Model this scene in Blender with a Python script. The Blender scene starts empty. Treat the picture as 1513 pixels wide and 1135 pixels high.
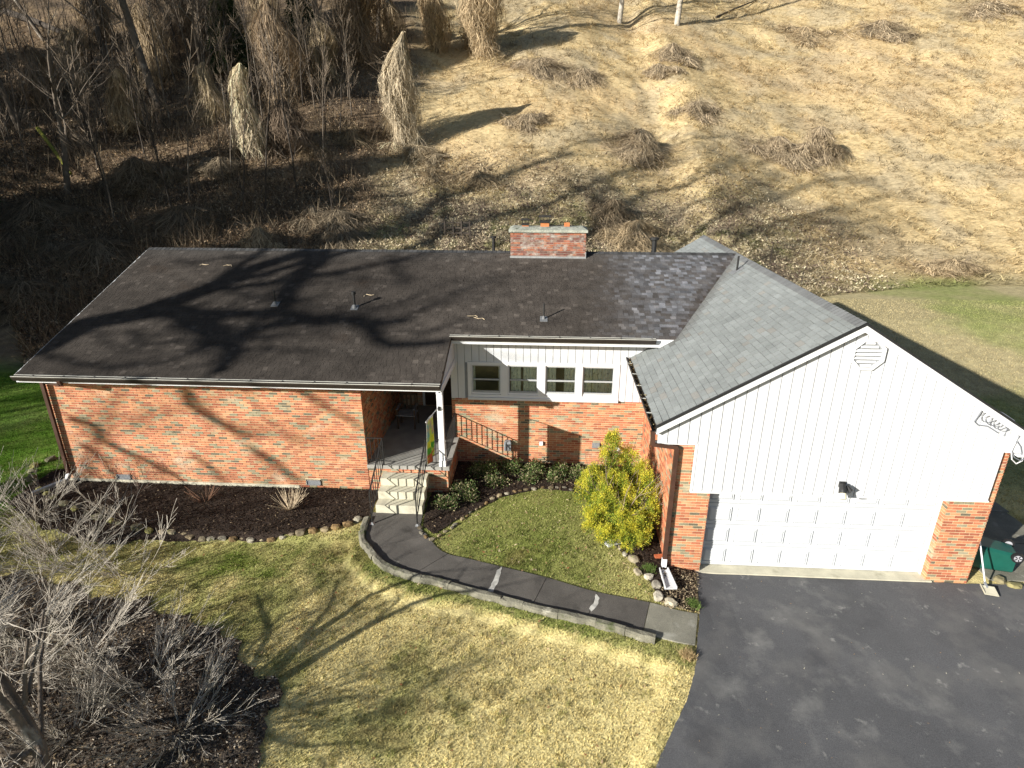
import bpy, bmesh, math, random
import numpy as np
from mathutils import Vector, Matrix, geometry
random.seed(11)
RNG = np.random.default_rng(11)
R = math.radians
scene = bpy.context.scene
COL = scene.collection

# ------------------------------------------------------------------ camera, sky, sun, exposure
CAM = Vector((4.597, -13.439, 8.299)); PITCH = 0.370; YAW = -0.0618; FPX = 880.4
cd = bpy.data.cameras.new('camera'); cam = bpy.data.objects.new('camera', cd); COL.objects.link(cam)
cam.location = CAM; cam.rotation_euler = (math.pi/2-PITCH, 0, -YAW)
cd.sensor_width = 36; cd.lens = 36*FPX/1513; cd.clip_end = 1500; cd.clip_start = .1
scene.camera = cam
SUN = Vector((-.731, -.601, .342)).normalized()          # towards the sun
w = bpy.data.worlds.new('World'); scene.world = w; w.use_nodes = True
nt = w.node_tree; bg = nt.nodes['Background']; sky = nt.nodes.new('ShaderNodeTexSky')
sky.sky_type = 'NISHITA'; sky.sun_disc = False
sky.sun_elevation = math.asin(SUN.z); sky.sun_rotation = math.atan2(SUN.x, SUN.y)
sky.air_density = 1.0; sky.dust_density = .6
nt.links.new(sky.outputs[0], bg.inputs[0]); bg.inputs[1].default_value = .052
sd = bpy.data.lights.new('sun', 'SUN'); so = bpy.data.objects.new('sun', sd); COL.objects.link(so)
sd.energy = 5.0; sd.angle = R(.53); sd.color = (1, .96, .89)
so.rotation_euler = SUN.to_track_quat('Z', 'Y').to_euler()
vs = scene.view_settings; vs.view_transform = 'Standard'; vs.look = 'None'; vs.exposure = 1.02; vs.gamma = 1

# ------------------------------------------------------------------ noise and terrain
def _hash(ix, iy, s):
    n = (ix*374761393 + iy*668265263 + s*974711) & 0xffffffff
    n = ((n ^ (n >> 13))*1274126177) & 0xffffffff
    return ((n ^ (n >> 16)) & 0xffff)/65535.0
def vnoise(x, y, s=0):
    x = np.asarray(x, float); y = np.asarray(y, float)
    ix = np.floor(x).astype(np.int64); iy = np.floor(y).astype(np.int64)
    fx = x-ix; fy = y-iy; fx = fx*fx*(3-2*fx); fy = fy*fy*(3-2*fy)
    a = _hash(ix, iy, s); b = _hash(ix+1, iy, s); c = _hash(ix, iy+1, s); d = _hash(ix+1, iy+1, s)
    return (a*(1-fx)+b*fx)*(1-fy)+(c*(1-fx)+d*fx)*fy
def fbm(x, y, s=0, o=4):
    t = 0; a = .5; tot = 0
    for i in range(o):
        t = t+a*vnoise(np.asarray(x)*2**i, np.asarray(y)*2**i, s+i*17); tot += a; a *= .55
    return t/tot
def sm(t): t = np.clip(t, 0, 1); return t*t*(3-2*t)
KX = [-40, .05, .18, .30, .95, 1.5, 2.45, 3.45, 4.55, 5.5, 6.4, 7.2]; KY = [-2.3, -1.8, -2.15, -2.6, -3.2, -3.45, -3.7, -3.9, -4.25, -4.5, -4.8, -5.05]
def hill_t(x, y):
    y0 = 12.0 - 4.5*sm((-4-x)/12) + 9.5*sm((x-1)/30)
    return np.maximum(0, y-y0)
def G(x, y):
    x = np.asarray(x, float); y = np.asarray(y, float)
    A = -.05+.06*np.clip(y, -14, 0)
    B = -.37+.03*np.clip(y+2.4, -10, 0)
    s = sm((x-6.9)/1.5)
    z = A+(B-A)*s
    zb = -.05-.27*sm((x-5)/9)
    z = z+(zb-z)*sm(y/4)
    t = hill_t(x, y)
    z = z+.13*sm((x-12.5)/4)*np.clip(y-2, 0, 12)
    z = z+.50*t*t/(t+6)+sm(t/7)*((fbm(x/7, y/7, 5)-.5)*1.1+(fbm(x/1.6, y/1.6, 9)-.5)*.34)
    z = z+.02*(fbm(x*1.3, y*1.3, 3)-.5)
    z = z-.11*sm((np.interp(x, KX, KY)-y)/.2)*sm((7.3+.42*np.minimum(0, y+4.6)-x)/.4)*sm((-1.55-y)/.5)
    z = z + sm((-16-x)/30)*1.5*sm((y+5)/15)
    return z
def g1(x, y): return float(G(x, y))
cR = Vector((math.cos(YAW), -math.sin(YAW), 0)); cF = Vector((math.sin(YAW)*math.cos(PITCH), math.cos(YAW)*math.cos(PITCH), -math.sin(PITCH))); cU = cR.cross(cF)
def ray(px, py): return (cF+cR*((px-756.5)/FPX)-cU*((py-567.5)/FPX)).normalized()
def project(p):
    d = Vector(p)-CAM; z = d.dot(cF); return (756.5+FPX*d.dot(cR)/z, 567.5-FPX*d.dot(cU)/z, z)
def at(px, py):
    """the point of the ground seen at a photograph pixel"""
    d = ray(px, py); ts = np.concatenate([np.arange(5, 60, .12), np.arange(60, 140, .3)])
    X = CAM.x+d.x*ts; Y = CAM.y+d.y*ts; Z = CAM.z+d.z*ts
    h = np.nonzero(Z < G(X, Y))[0]
    t = ts[h[0]] if len(h) else 110
    return Vector((CAM.x+d.x*t, CAM.y+d.y*t, g1(CAM.x+d.x*t, CAM.y+d.y*t)))
def height_to(base, px, py):
    """height above base whose projection reaches the row py"""
    best = 0
    for h in np.arange(.05, 40, .05):
        q = project(base+Vector((0, 0, h)))
        if q[1] <= py: return float(h)
    return 10.0

# ------------------------------------------------------------------ materials
def mat(name, col=(.5, .5, .5), rough=.8, var=.25, scale=4, bump=.15, bscale=60, attr=False, metal=0, spec=.3, transl=0, blot=None, fine=.0, fscale=150):
    m = bpy.data.materials.new(name); m.use_nodes = True; n = m.node_tree.nodes; l = m.node_tree.links
    b = n['Principled BSDF']; out = n['Material Output']
    geo = n.new('ShaderNodeNewGeometry')
    if attr:
        a = n.new('ShaderNodeAttribute'); a.attribute_name = 'Col'; src = a.outputs['Color']
    else:
        a = n.new('ShaderNodeRGB'); a.outputs[0].default_value = (*col, 1); src = a.outputs[0]
    def mul(src, amount, sc, detail=5):
        t = n.new('ShaderNodeTexNoise'); t.inputs['Scale'].default_value = sc; t.inputs['Detail'].default_value = detail
        l.new(geo.outputs['Position'], t.inputs['Vector'])
        mr = n.new('ShaderNodeMapRange'); mr.inputs[1].default_value = .25; mr.inputs[2].default_value = .75
        mr.inputs[3].default_value = 1-amount; mr.inputs[4].default_value = 1+amount
        l.new(t.outputs[0], mr.inputs[0])
        mx = n.new('ShaderNodeVectorMath'); mx.operation = 'SCALE'
        l.new(src, mx.inputs[0]); l.new(mr.outputs[0], mx.inputs['Scale']); return mx.outputs[0]
    if var: src = mul(src, var, scale)
    if fine: src = mul(src, fine, fscale, 2)
    for bl in (blot or []):            # (colour, scale, threshold, softness, stretch)
        c2, sc, th, soft, st = bl
        mp = n.new('ShaderNodeMapping'); mp.inputs['Scale'].default_value = st
        l.new(geo.outputs['Position'], mp.inputs[0])
        t = n.new('ShaderNodeTexNoise'); t.inputs['Scale'].default_value = sc; t.inputs['Detail'].default_value = 7; t.inputs['Roughness'].default_value = .62
        l.new(mp.outputs[0], t.inputs['Vector'])
        mr = n.new('ShaderNodeMapRange'); mr.inputs[1].default_value = th; mr.inputs[2].default_value = th+soft
        l.new(t.outputs[0], mr.inputs[0])
        mx = n.new('ShaderNodeMix'); mx.data_type = 'RGBA'
        l.new(mr.outputs[0], mx.inputs[0]); l.new(src, mx.inputs[6]); mx.inputs[7].default_value = (*c2, 1); src = mx.outputs[2]
    l.new(src, b.inputs['Base Color'])
    b.inputs['Roughness'].default_value = rough; b.inputs['Metallic'].default_value = metal
    b.inputs['Specular IOR Level'].default_value = spec
    if bump:
        t = n.new('ShaderNodeTexNoise'); t.inputs['Scale'].default_value = bscale; t.inputs['Detail'].default_value = 4
        l.new(geo.outputs['Position'], t.inputs['Vector'])
        bp = n.new('ShaderNodeBump'); bp.inputs['Strength'].default_value = bump; bp.inputs['Distance'].default_value = .02
        l.new(t.outputs[0], bp.inputs['Height']); l.new(bp.outputs[0], b.inputs['Normal'])
    if transl:
        tr = n.new('ShaderNodeBsdfTranslucent'); l.new(src, tr.inputs[0])
        ms = n.new('ShaderNodeMixShader'); ms.inputs[0].default_value = transl
        l.new(b.outputs[0], ms.inputs[1]); l.new(tr.outputs[0], ms.inputs[2]); l.new(ms.outputs[0], out.inputs[0])
    return m

MT = {}
MT['brick'] = mat('brick', attr=True, rough=.85, var=.22, scale=9, bump=.3, bscale=90,
                  blot=[((.46, .39, .28), 1.1, .565, .16, (1, 1, 2.2)), ((.12, .12, .09), 2.0, .68, .1, (1, 1, 3))])
MT['chimney_brick'] = mat('chimney_brick', attr=True, rough=.9, var=.3, scale=9, bump=.4, bscale=60, blot=[((.36, .33, .29), 3.5, .50, .16, (1, 1, 1.6))])
MT['mortar'] = mat('mortar', (.60, .48, .30), .95, .15, 6, .3, 120)
MT['mortar_old'] = mat('mortar_old', (.30, .265, .22), .95, .25, 6, .3, 120)
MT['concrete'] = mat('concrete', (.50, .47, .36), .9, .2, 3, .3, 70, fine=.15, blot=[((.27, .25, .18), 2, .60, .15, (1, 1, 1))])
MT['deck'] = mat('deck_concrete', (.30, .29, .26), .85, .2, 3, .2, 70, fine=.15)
MT['patch'] = mat('patch_cement', (.42, .41, .37), .95, .4, 9, .3, 60)
MT['walk'] = mat('walk_concrete', (.092, .084, .074), .9, .3, 1.3, .35, 90, fine=.4, fscale=75,
                 blot=[((.035, .032, .028), 1.6, .56, .18, (1, 1, 1)), ((.26, .25, .21), 3.1, .68, .1, (1, 1, 1))])
MT['walk_pale'] = mat('walk_pale_concrete', (.20, .19, .15), .9, .3, 1.8, .35, 90, fine=.3, fscale=75, blot=[((.33, .32, .27), 2.6, .58, .12, (1, 1, 1))])
MT['asphalt'] = mat('asphalt', (.086, .086, .089), .82, .16, .8, .5, 110, fine=.28, fscale=60, spec=.4,
                    blot=[((.140, .136, .130), .75, .50, .20, (1, 1, 1)), ((.165, .162, .155), 1.4, .55, .20, (1, 1, 1)), ((.23, .225, .21), 4.0, .62, .10, (1, 1, 1)),
                          ((.30, .30, .29), 26, .735, .04, (1, 1, 1)), ((.045, .045, .049), .5, .58, .15, (1, 1, 1))])
MT['white_siding'] = mat('white_siding', (.56, .57, .58), .55, .04, 2, .04, 30, spec=.35)
MT['white_trim'] = mat('white_trim', (.65, .655, .66), .5, .04, 3, .03, 30, spec=.35)
MT['door_white'] = mat('door_white', (.505, .52, .535), .45, .03, 3, .02, 30, spec=.4)
MT['shingle'] = mat('shingle', attr=True, rough=.93, var=.35, scale=3, bump=.6, bscale=160, fine=.3, fscale=50, spec=.12, blot=[((.040, .028, .020), .55, .60, .2, (1, 1.6, 1))])
MT['grey_shingle'] = mat('grey_shingle', attr=True, rough=.9, var=.12, scale=2.2, bump=.6, bscale=160, fine=.2, fscale=70, spec=.2)
MT['gutter'] = mat('gutter_bronze', (.028, .022, .018), .4, .2, 6, .05, 30, spec=.5)
MT['gutter_lip'] = mat('gutter_lip', (.55, .54, .48), .4, .1, 4, .03, 30)  # pale tone paints in the sun caught along the lip
MT['downspout'] = mat('downspout_brown', (.060, .030, .020), .5, .2, 5, .05, 30)
MT['iron'] = mat('wrought_iron', (.018, .017, .016), .5, .2, 20, .1, 80)
MT['lead'] = mat('lead_flashing', (.16, .165, .17), .6, .25, 12, .1, 60)
MT['groove'] = mat('groove_grey', (.22, .225, .23), .7, .1, 8, .05, 40)
MT['metal'] = mat('galvanised', (.42, .43, .44), .45, .2, 12, .08, 60, metal=.6)
MT['pipe'] = mat('black_pipe', (.02, .02, .02), .5, .2, 12, .08, 60)
MT['flue'] = mat('clay_flue', (.45, .16, .06), .85, .2, 12, .2, 60)
MT['dark'] = mat('interior_dark', (.02, .018, .016), .9, .1, 2, 0)
MT['interior'] = mat('interior_wall', (.22, .18, .14), .9, .1, 2, 0)
MT['wood_dark'] = mat('dark_wood', (.06, .035, .02), .6, .3, 8, .1, 40)
MT['grey_paint'] = mat('grey_paint', (.25, .26, .27), .6, .1, 8, .05, 40)
MT['sash'] = mat('sash_grey', (.34, .35, .35), .5, .06, 6, .03, 40)
MT['curtain'] = mat('lace_curtain', (.80, .78, .68), .9, .15, 9, .2, 60, blot=[((.36, .37, .30), 16, .57, .05, (1, 1, .7))])
MT['plastic_green'] = mat('bin_green', (.008, .075, .055), .38, .12, 5, .04, 40, spec=.5)
MT['plastic_black'] = mat('bin_black', (.015, .015, .016), .5, .15, 8, .05, 40)
MT['wheel_grey'] = mat('wheel_grey', (.30, .30, .32), .5, .15, 8, .05, 40)
MT['stone'] = mat('field_stone', attr=True, rough=.9, var=.35, scale=7, bump=.7, bscale=30, blot=[((.10, .11, .03), 5, .62, .1, (1, 1, 1))])
MT['kerb_stone'] = mat('kerb_stone', (.17, .16, .12), .95, .35, 4, .8, 30, fine=.25, fscale=60, blot=[((.07, .085, .03), 2.4, .55, .12, (1, 1, 1)), ((.36, .34, .27), 3.4, .60, .1, (1, 1, 1))])
MT['mulch'] = mat('mulch', (.030, .020, .014), .97, .4, 8, 1, 45, fine=.5, fscale=60)
MT['litter_bed'] = mat('leafy_soil', (.085, .068, .052), .97, .4, 6, 1, 45, fine=.5, fscale=50)
MT['ground'] = mat('ground', attr=True, rough=1, var=.25, scale=3.2, bump=.9, bscale=22, fine=.4, fscale=30, spec=.05)
MT['blade'] = mat('blade', attr=True, rough=.9, var=.12, scale=2, bump=0, spec=.08, transl=.25)
MT['leaf'] = mat('leaf', attr=True, rough=.6, var=.15, scale=4, bump=0, spec=.25, transl=.3)
MT['litter'] = mat('litter', attr=True, rough=.9, var=.15, scale=4, bump=0, spec=.08, transl=.1)
MT['bark'] = mat('bark', (.13, .105, .08), .95, .35, 3, .8, 25, blot=[((.27, .25, .21), 3, .56, .12, (1, 1, .5))])
MT['bark_dark'] = mat('bark_dark', (.055, .045, .036), .95, .35, 3, .8, 25)
MT['bark_pale'] = mat('bark_pale', (.40, .36, .30), .9, .3, 4, .5, 25, blot=[((.17, .155, .11), 2.4, .56, .1, (1, 1, 1))])
MT['twig'] = mat('twig', (.20, .155, .11), .9, .3, 4, .2, 40)
MT['log_moss'] = mat('mossy_bark', (.20, .20, .03), .95, .4, 4, .8, 25)
MT['flag'] = mat('flag_cloth', attr=True, rough=.8, var=.15, scale=14, bump=.05, bscale=60, transl=.35)
MT['cream'] = mat('cream_plastic', (.62, .58, .42), .5, .08, 8, .03, 40)
MT['lens'] = mat('lamp_lens', (.75, .72, .6), .3, .05, 8, 0)
MT['cable'] = mat('grey_cable', (.16, .17, .19), .5, .1, 8, 0)
MT['cable_white'] = mat('white_cable', (.6, .6, .6), .5, .1, 8, 0)
def glass():
    m = bpy.data.materials.new('window_glass'); m.use_nodes = True; n = m.node_tree.nodes; l = m.node_tree.links
    n.remove(n['Principled BSDF']); out = n['Material Output']
    g = n.new('ShaderNodeBsdfGlossy'); g.inputs['Roughness'].default_value = .03; g.inputs[0].default_value = (.8, .85, .9, 1)
    t = n.new('ShaderNodeBsdfTransparent'); t.inputs[0].default_value = (.90, .93, .91, 1)
    f = n.new('ShaderNodeFresnel'); f.inputs[0].default_value = 1.5
    ms = n.new('ShaderNodeMixShader'); l.new(f.outputs[0], ms.inputs[0]); l.new(t.outputs[0], ms.inputs[1]); l.new(g.outputs[0], ms.inputs[2]); l.new(ms.outputs[0], out.inputs[0])
    return m
MT['glass'] = glass()

# ------------------------------------------------------------------ object helpers
def link(o): COL.objects.link(o); return o
def wloc(o):
    v = Vector((0, 0, 0))
    while o: v = v+o.location; o = o.parent
    return v
def tag(o, label=None, cat=None, group=None, kind=None):
    if label: o['label'] = label
    if cat: o['category'] = cat
    if group: o['group'] = group
    if kind: o['kind'] = kind
    return o
def thing(name, label, cat, loc=(0, 0, 0), rz=0, group=None):
    o = link(bpy.data.objects.new(name, None)); o.location = loc; o.rotation_euler = (0, 0, rz); o.empty_display_size = .2
    return tag(o, label, cat, group)
def mk(name, V, F, m, parent=None, cols=None, smooth=False, local=False, kind=None, label=None):
    """one mesh object; V in world coordinates unless local"""
    me = bpy.data.meshes.new(name)
    V = np.asarray(V, np.float32).reshape(-1, 3)
    if parent is not None and not local: V = V-np.array(wloc(parent), np.float32)
    if isinstance(F, np.ndarray):
        k = F.shape[1]; nF = len(F)
        me.vertices.add(len(V)); me.vertices.foreach_set('co', V.ravel())
        me.loops.add(nF*k); me.loops.foreach_set('vertex_index', F.astype(np.int32).ravel())
        me.polygons.add(nF); me.polygons.foreach_set('loop_start', np.arange(0, nF*k, k, dtype=np.int32))
        me.update(calc_edges=True)
    else:
        me.from_pydata([tuple(map(float, v)) for v in V], [], F); me.update()
    if cols is not None:
        ca = me.color_attributes.new('Col', 'FLOAT_COLOR', 'POINT')
        c = np.ones((len(V), 4), np.float32); c[:, :3] = np.asarray(cols, np.float32).reshape(-1, 3); ca.data.foreach_set('color', c.ravel())
    me.materials.append(MT[m] if isinstance(m, str) else m)
    me.polygons.foreach_set('use_smooth', np.full(len(me.polygons), bool(smooth)))
    o = link(bpy.data.objects.new(name, me)); o.parent = parent
    if kind: o['kind'] = kind
    if label: o['label'] = label
    return o
class MB:
    def __init__(s): s.V = []; s.F = []; s.C = []; s.n = 0
    def add(s, V, F, c=None):
        V = np.asarray(V, float).reshape(-1, 3)
        s.V.append(V); s.F += [tuple(int(i)+s.n for i in f) for f in F]; s.n += len(V)
        s.C.append(np.tile(np.array(c if c is not None else (.5, .5, .5)), (len(V), 1)) if c is None or np.ndim(c) == 1 else np.asarray(c))
        return s
    def box(s, x0, x1, y0, y1, z0, z1, c=None):
        V = [(x0, y0, z0), (x1, y0, z0), (x1, y1, z0), (x0, y1, z0), (x0, y0, z1), (x1, y0, z1), (x1, y1, z1), (x0, y1, z1)]
        return s.add(V, [(3, 2, 1, 0), (4, 5, 6, 7), (0, 1, 5, 4), (1, 2, 6, 5), (2, 3, 7, 6), (3, 0, 4, 7)], c)
    def obox(s, o, u, v, w_, c=None):
        """box from corner o with edge vectors u, v, w_ (right-handed)"""
        o, u, v, w_ = map(np.array, (o, u, v, w_))
        V = [o, o+u, o+u+v, o+v, o+w_, o+u+w_, o+u+v+w_, o+v+w_]
        return s.add(V, [(3, 2, 1, 0), (4, 5, 6, 7), (0, 1, 5, 4), (1, 2, 6, 5), (2, 3, 7, 6), (3, 0, 4, 7)], c)
    def prism(s, poly, ext, c=None):
        """closed polygon (counter-clockwise seen against ext) extruded by vector ext"""
        P = np.asarray(poly, float); n = len(P); Q = P+np.array(ext)
        return s.add(np.vstack([P, Q]), [tuple(range(n))[::-1], tuple(range(n, 2*n))]+[(i, (i+1) % n, (i+1) % n+n, i+n) for i in range(n)], c)
    def tube(s, pts, r, k=8, c=None, cap=True):
        V, F = tube(pts, r, k, cap); return s.add(V, F, c)
    def beam(s, a, b, wd, ht, c=None):
        a = Vector(a); b = Vector(b); d = (b-a); L = d.normalized(); up = Vector((0, 0, 1)) if abs(L.z) < .95 else Vector((0, 1, 0))
        sx = L.cross(up).normalized(); sz = sx.cross(L)
        o = a-sx*wd/2-sz*ht/2
        return s.obox(o, d, sz*ht, sx*wd, c) if False else s.obox(o, sx*wd, d, sz*ht, c)
    def build(s, name, m, parent=None, **k):
        return mk(name, np.vstack(s.V), s.F, m, parent, cols=np.vstack(s.C), **k)
def tube(pts, r, k=6, cap=True):
    P = np.asarray([tuple(p) for p in pts], float); n = len(P)
    r = np.full(n, r) if np.ndim(r) == 0 else np.asarray(r, float)
    T = np.gradient(P, axis=0); T /= np.linalg.norm(T, axis=1)[:, None]+1e-9
    ref = np.array([0, 0, 1.]) if abs(T[:, 2]).mean() < .8 else np.array([1., 0, 0])
    A = np.cross(T, ref); A /= np.linalg.norm(A, axis=1)[:, None]+1e-9; B = np.cross(T, A)
    a = np.linspace(0, 2*math.pi, k, endpoint=False)
    V = P[:, None]+r[:, None, None]*(np.cos(a)[None, :, None]*A[:, None]+np.sin(a)[None, :, None]*B[:, None])
    V = V.reshape(-1, 3); F = []
    for i in range(n-1):
        for j in range(k):
            j2 = (j+1) % k; F.append((i*k+j, (i+1)*k+j, (i+1)*k+j2, i*k+j2))
    if cap: F.append(tuple(range(k))); F.append(tuple(range((n-1)*k, n*k))[::-1])
    return V, F
def tubes(lines, k=4):
    """many (points, radii) as one quad mesh (numpy)"""
    Vs = []; Fs = []; off = 0
    a = np.linspace(0, 2*math.pi, k, endpoint=False); ca, sa = np.cos(a), np.sin(a)
    for P, r in lines:
        P = np.asarray(P, float); n = len(P); r = np.asarray(r, float)
        T = np.empty_like(P); T[1:-1] = P[2:]-P[:-2]; T[0] = P[1]-P[0]; T[-1] = P[-1]-P[-2]
        T /= np.sqrt((T*T).sum(1))[:, None]+1e-9
        ref = np.array([0, 0, 1.]) if abs(T[0, 2]) < .8 else np.array([1., 0, 0])
        A = np.cross(T, ref); A /= np.sqrt((A*A).sum(1))[:, None]+1e-9; B = np.cross(T, A)
        V = P[:, None]+r[:, None, None]*(ca[None, :, None]*A[:, None]+sa[None, :, None]*B[:, None])
        Vs.append(V.reshape(-1, 3))
        i = np.arange(n-1)[:, None]*k; j = np.arange(k)[None]; j2 = (j+1) % k
        Fs.append(np.stack([i+j, i+k+j, i+k+j2, i+j2], -1).reshape(-1, 4)+off); off += n*k
    return np.vstack(Vs), np.vstack(Fs)
def inpoly(x, y, poly):
    x = np.asarray(x); y = np.asarray(y); c = np.zeros(x.shape, bool); n = len(poly)
    for i in range(n):
        x1, y1 = poly[i][:2]; x2, y2 = poly[(i+1) % n][:2]
        m = ((y1 > y) != (y2 > y)); c ^= m & (x < (x2-x1)*(y-y1)/((y2-y1) or 1e-9)+x1)
    return c
def dense(poly, step=.15, jit=0, closed=True):
    out = []; n = len(poly)
    for i in range(n if closed else n-1):
        a = Vector(poly[i][:2]); b = Vector(poly[(i+1) % n][:2]); k = max(1, int((b-a).length/step))
        for j in range(k):
            p = a.lerp(b, j/k); out.append((p.x+random.uniform(-jit, jit), p.y+random.uniform(-jit, jit)))
    if not closed: out.append(tuple(poly[-1][:2]))
    return out
def spline(pts, n=8):
    P = [Vector((*p[:2], 0)) for p in pts]; out = []
    for i in range(len(P)-1):
        p0 = P[max(i-1, 0)]; p1 = P[i]; p2 = P[i+1]; p3 = P[min(i+2, len(P)-1)]
        for j in range(n):
            t = j/n; q = .5*((2*p1)+(-p0+p2)*t+(2*p0-5*p1+4*p2-p3)*t*t+(-p0+3*p1-3*p2+p3)*t**3); out.append((q.x, q.y))
    out.append(tuple(P[-1][:2])); return out
def sheet(name, poly, m, dz, step=.35, thick=0, parent=None, kind=None, edge=.15, jit=0):
    """polygon laid on the terrain dz above it, with a skirt if thick"""
    B = dense(poly, edge, jit); xs = [p[0] for p in B]; ys = [p[1] for p in B]
    gx, gy = np.meshgrid(np.arange(min(xs), max(xs), step), np.arange(min(ys), max(ys), step))
    gx = gx.ravel()+RNG.uniform(-.02, .02, gx.size); gy = gy.ravel()+RNG.uniform(-.02, .02, gy.size); k = inpoly(gx, gy, B)
    pts = [Vector(p) for p in B]+[Vector(p) for p in zip(gx[k], gy[k])]
    nb = len(B); r = geometry.delaunay_2d_cdt(pts, [(i, (i+1) % nb) for i in range(nb)], [], 1, 1e-5)
    V2 = r[0]; F = [list(f) for f in r[2]]
    F = [f if sum((V2[f[i]].x*V2[f[(i+1) % 3]].y-V2[f[(i+1) % 3]].x*V2[f[i]].y) for i in range(3)) > 0 else f[::-1] for f in F]
    zz = G([v.x for v in V2], [v.y for v in V2])+dz
    V = [(v.x, v.y, z) for v, z in zip(V2, zz)]
    if thick:
        base = len(V); V += [(x, y, z-thick) for x, y, z in V[:nb]]
        F += [[i, (i+1) % nb, base+(i+1) % nb, base+i] for i in range(nb)]
    return mk(name, V, F, m, parent, kind=kind)
def rock(c, sx, sy, sz, rz, seed, sub=1):
    bm = bmesh.new(); bmesh.ops.create_icosphere(bm, subdivisions=sub, radius=1); rr = random.Random(seed)
    V = []
    for v in bm.verts:
        d = v.co*(1+rr.uniform(-.22, .22)); d = Vector((max(-.8, min(.8, d.x)), max(-.8, min(.8, d.y)), max(-.7, min(.7, d.z))))
        x, y, z = d.x*sx, d.y*sy, d.z*sz
        V.append((c[0]+x*math.cos(rz)-y*math.sin(rz), c[1]+x*math.sin(rz)+y*math.cos(rz), c[2]+z))
    F = [tuple(v.index for v in f.verts) for f in bm.faces]; bm.free(); return V, F

# ------------------------------------------------------------------ ground
def onY(px, py, y): d = ray(px, py); t = (y-CAM.y)/d.y; return CAM+d*t
LAWN_TAN = np.array([.56, .47, .215]); LAWN_GREEN = np.array([.125, .165, .030])
def mixc(a, b, t): return a*(1-t[:, None])+b*t[:, None]
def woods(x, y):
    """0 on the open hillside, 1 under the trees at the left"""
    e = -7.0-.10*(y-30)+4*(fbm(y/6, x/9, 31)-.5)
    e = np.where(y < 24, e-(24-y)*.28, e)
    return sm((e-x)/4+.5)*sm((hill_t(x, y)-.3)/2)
def ground_col(x, y):
    x = np.asarray(x, float); y = np.asarray(y, float)
    n1 = fbm(x/1.1, y/1.1, 41); n2 = fbm(x/.28, y/.28, 43); n3 = fbm(x/5, y/5, 47)
    # front lawn: straw with green drifts, greener to the left and inside the curve of the walk
    inner = (np.interp(x, KX, KY) < y) & (x > .3) & (x < 7.5)
    g = sm((n1-.50)/.22)*.55+sm((1.6-x)/4.5)*.30*sm((n1-.3)/.3)+.12*(n2-.5)
    g = g+.5*(fbm(x/2.3, y/1.5, 45)-.45)*sm((5-x)/4)+np.where(x > 2.5, -.20, 0)+np.where((y > -3.2) & (x < -1), .28, 0)
    g = np.where(inner, .80+.5*(n1-.5)+.2*sm((.6+y)/-3)*0-.25*sm((x-5.2)/1.5), g)
    c = mixc(LAWN_TAN, LAWN_GREEN, np.clip(g, 0, 1))
    c = c*(.85+.3*n2)[:, None]
    dead = sm((n1-.66)/.1)*.35
    c = mixc(c, np.array([.27, .17, .09]), dead)
    # west lawn
    wl = sm((-8.6-x)/.5)*sm((y+2.4)/1.2)
    c = mixc(c, np.array([.075, .16, .016])*1.0, wl*np.clip(.9+.4*(n2-.5), 0, 1))
    # back and east lawn
    bl = sm((y-1)/1.5)*sm((x-9)/2)
    cb = mixc(np.array([.40, .33, .19]), np.array([.19, .24, .06]), sm((n3-.42)/.2)*(.2+.6*n1)+.08)
    c = mixc(c, cb, bl)
    c = mixc(c, np.array([.30, .27, .12]), sm((y-6)/2)*(1-bl)*(1-wl)*.8)
    # hillside
    t = hill_t(x, y)
    n4 = fbm(x/2.6, y/2.6, 53); n5 = fbm(x/9, y/9, 59)
    ch = mixc(np.array([.51, .395, .215]), np.array([.42, .34, .21]), sm((n4-.45)/.2))
    ch = mixc(ch, np.array([.48, .345, .195]), sm((n5-.50)/.15)*.32)
    low = sm((33-y)/9)*sm((24-x)/8)
    cl = mixc(np.array([.43, .36, .21]), np.array([.24, .195, .14]), sm((n4-.42)/.22))
    cl = mixc(cl, np.array([.20, .25, .06]), sm((n1-.60)/.1)*.5)
    ch = mixc(ch, cl, low)
    c = mixc(c, ch, sm((t-.2+2.5*(n4-.5))/3.0))
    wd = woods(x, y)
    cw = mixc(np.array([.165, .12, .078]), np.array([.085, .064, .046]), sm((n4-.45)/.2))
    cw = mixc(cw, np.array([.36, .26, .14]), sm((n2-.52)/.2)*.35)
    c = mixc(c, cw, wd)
    return np.clip(c, .01, .75)
def axis(lo, a, b, hi, d, gr=1.09):
    m = list(np.arange(a, b+d/2, d)); s = d; v = m[-1]
    while v < hi: s = min(s*gr, .55 if v < 96 else 4); v += s; m.append(v)
    s = d; v = m[0]
    while v > lo: s = min(s*gr, .55 if v > -70 and lo < -100 else 4); v -= s; m.insert(0, v)
    return np.array(m)
xs = axis(-150, -13, 18, 170, .19); ys = axis(-90, -9, 14, 200, .19, 1.035)
gx, gy = np.meshgrid(xs, ys); nx, ny = len(xs), len(ys)
X, Y = gx.ravel(), gy.ravel(); Zg = G(X, Y)
i = np.arange(ny-1)[:, None]*nx+np.arange(nx-1)[None]
F = np.stack([i, i+1, i+1+nx, i+nx], -1).reshape(-1, 4)
# no ground inside the house footprint (the walls stand on it)
cxm = (X[F[:, 0]]+X[F[:, 2]])/2; cym = (Y[F[:, 0]]+Y[F[:, 2]])/2
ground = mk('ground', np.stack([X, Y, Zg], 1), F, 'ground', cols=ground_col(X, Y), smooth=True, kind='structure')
print('ground', len(F))

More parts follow.
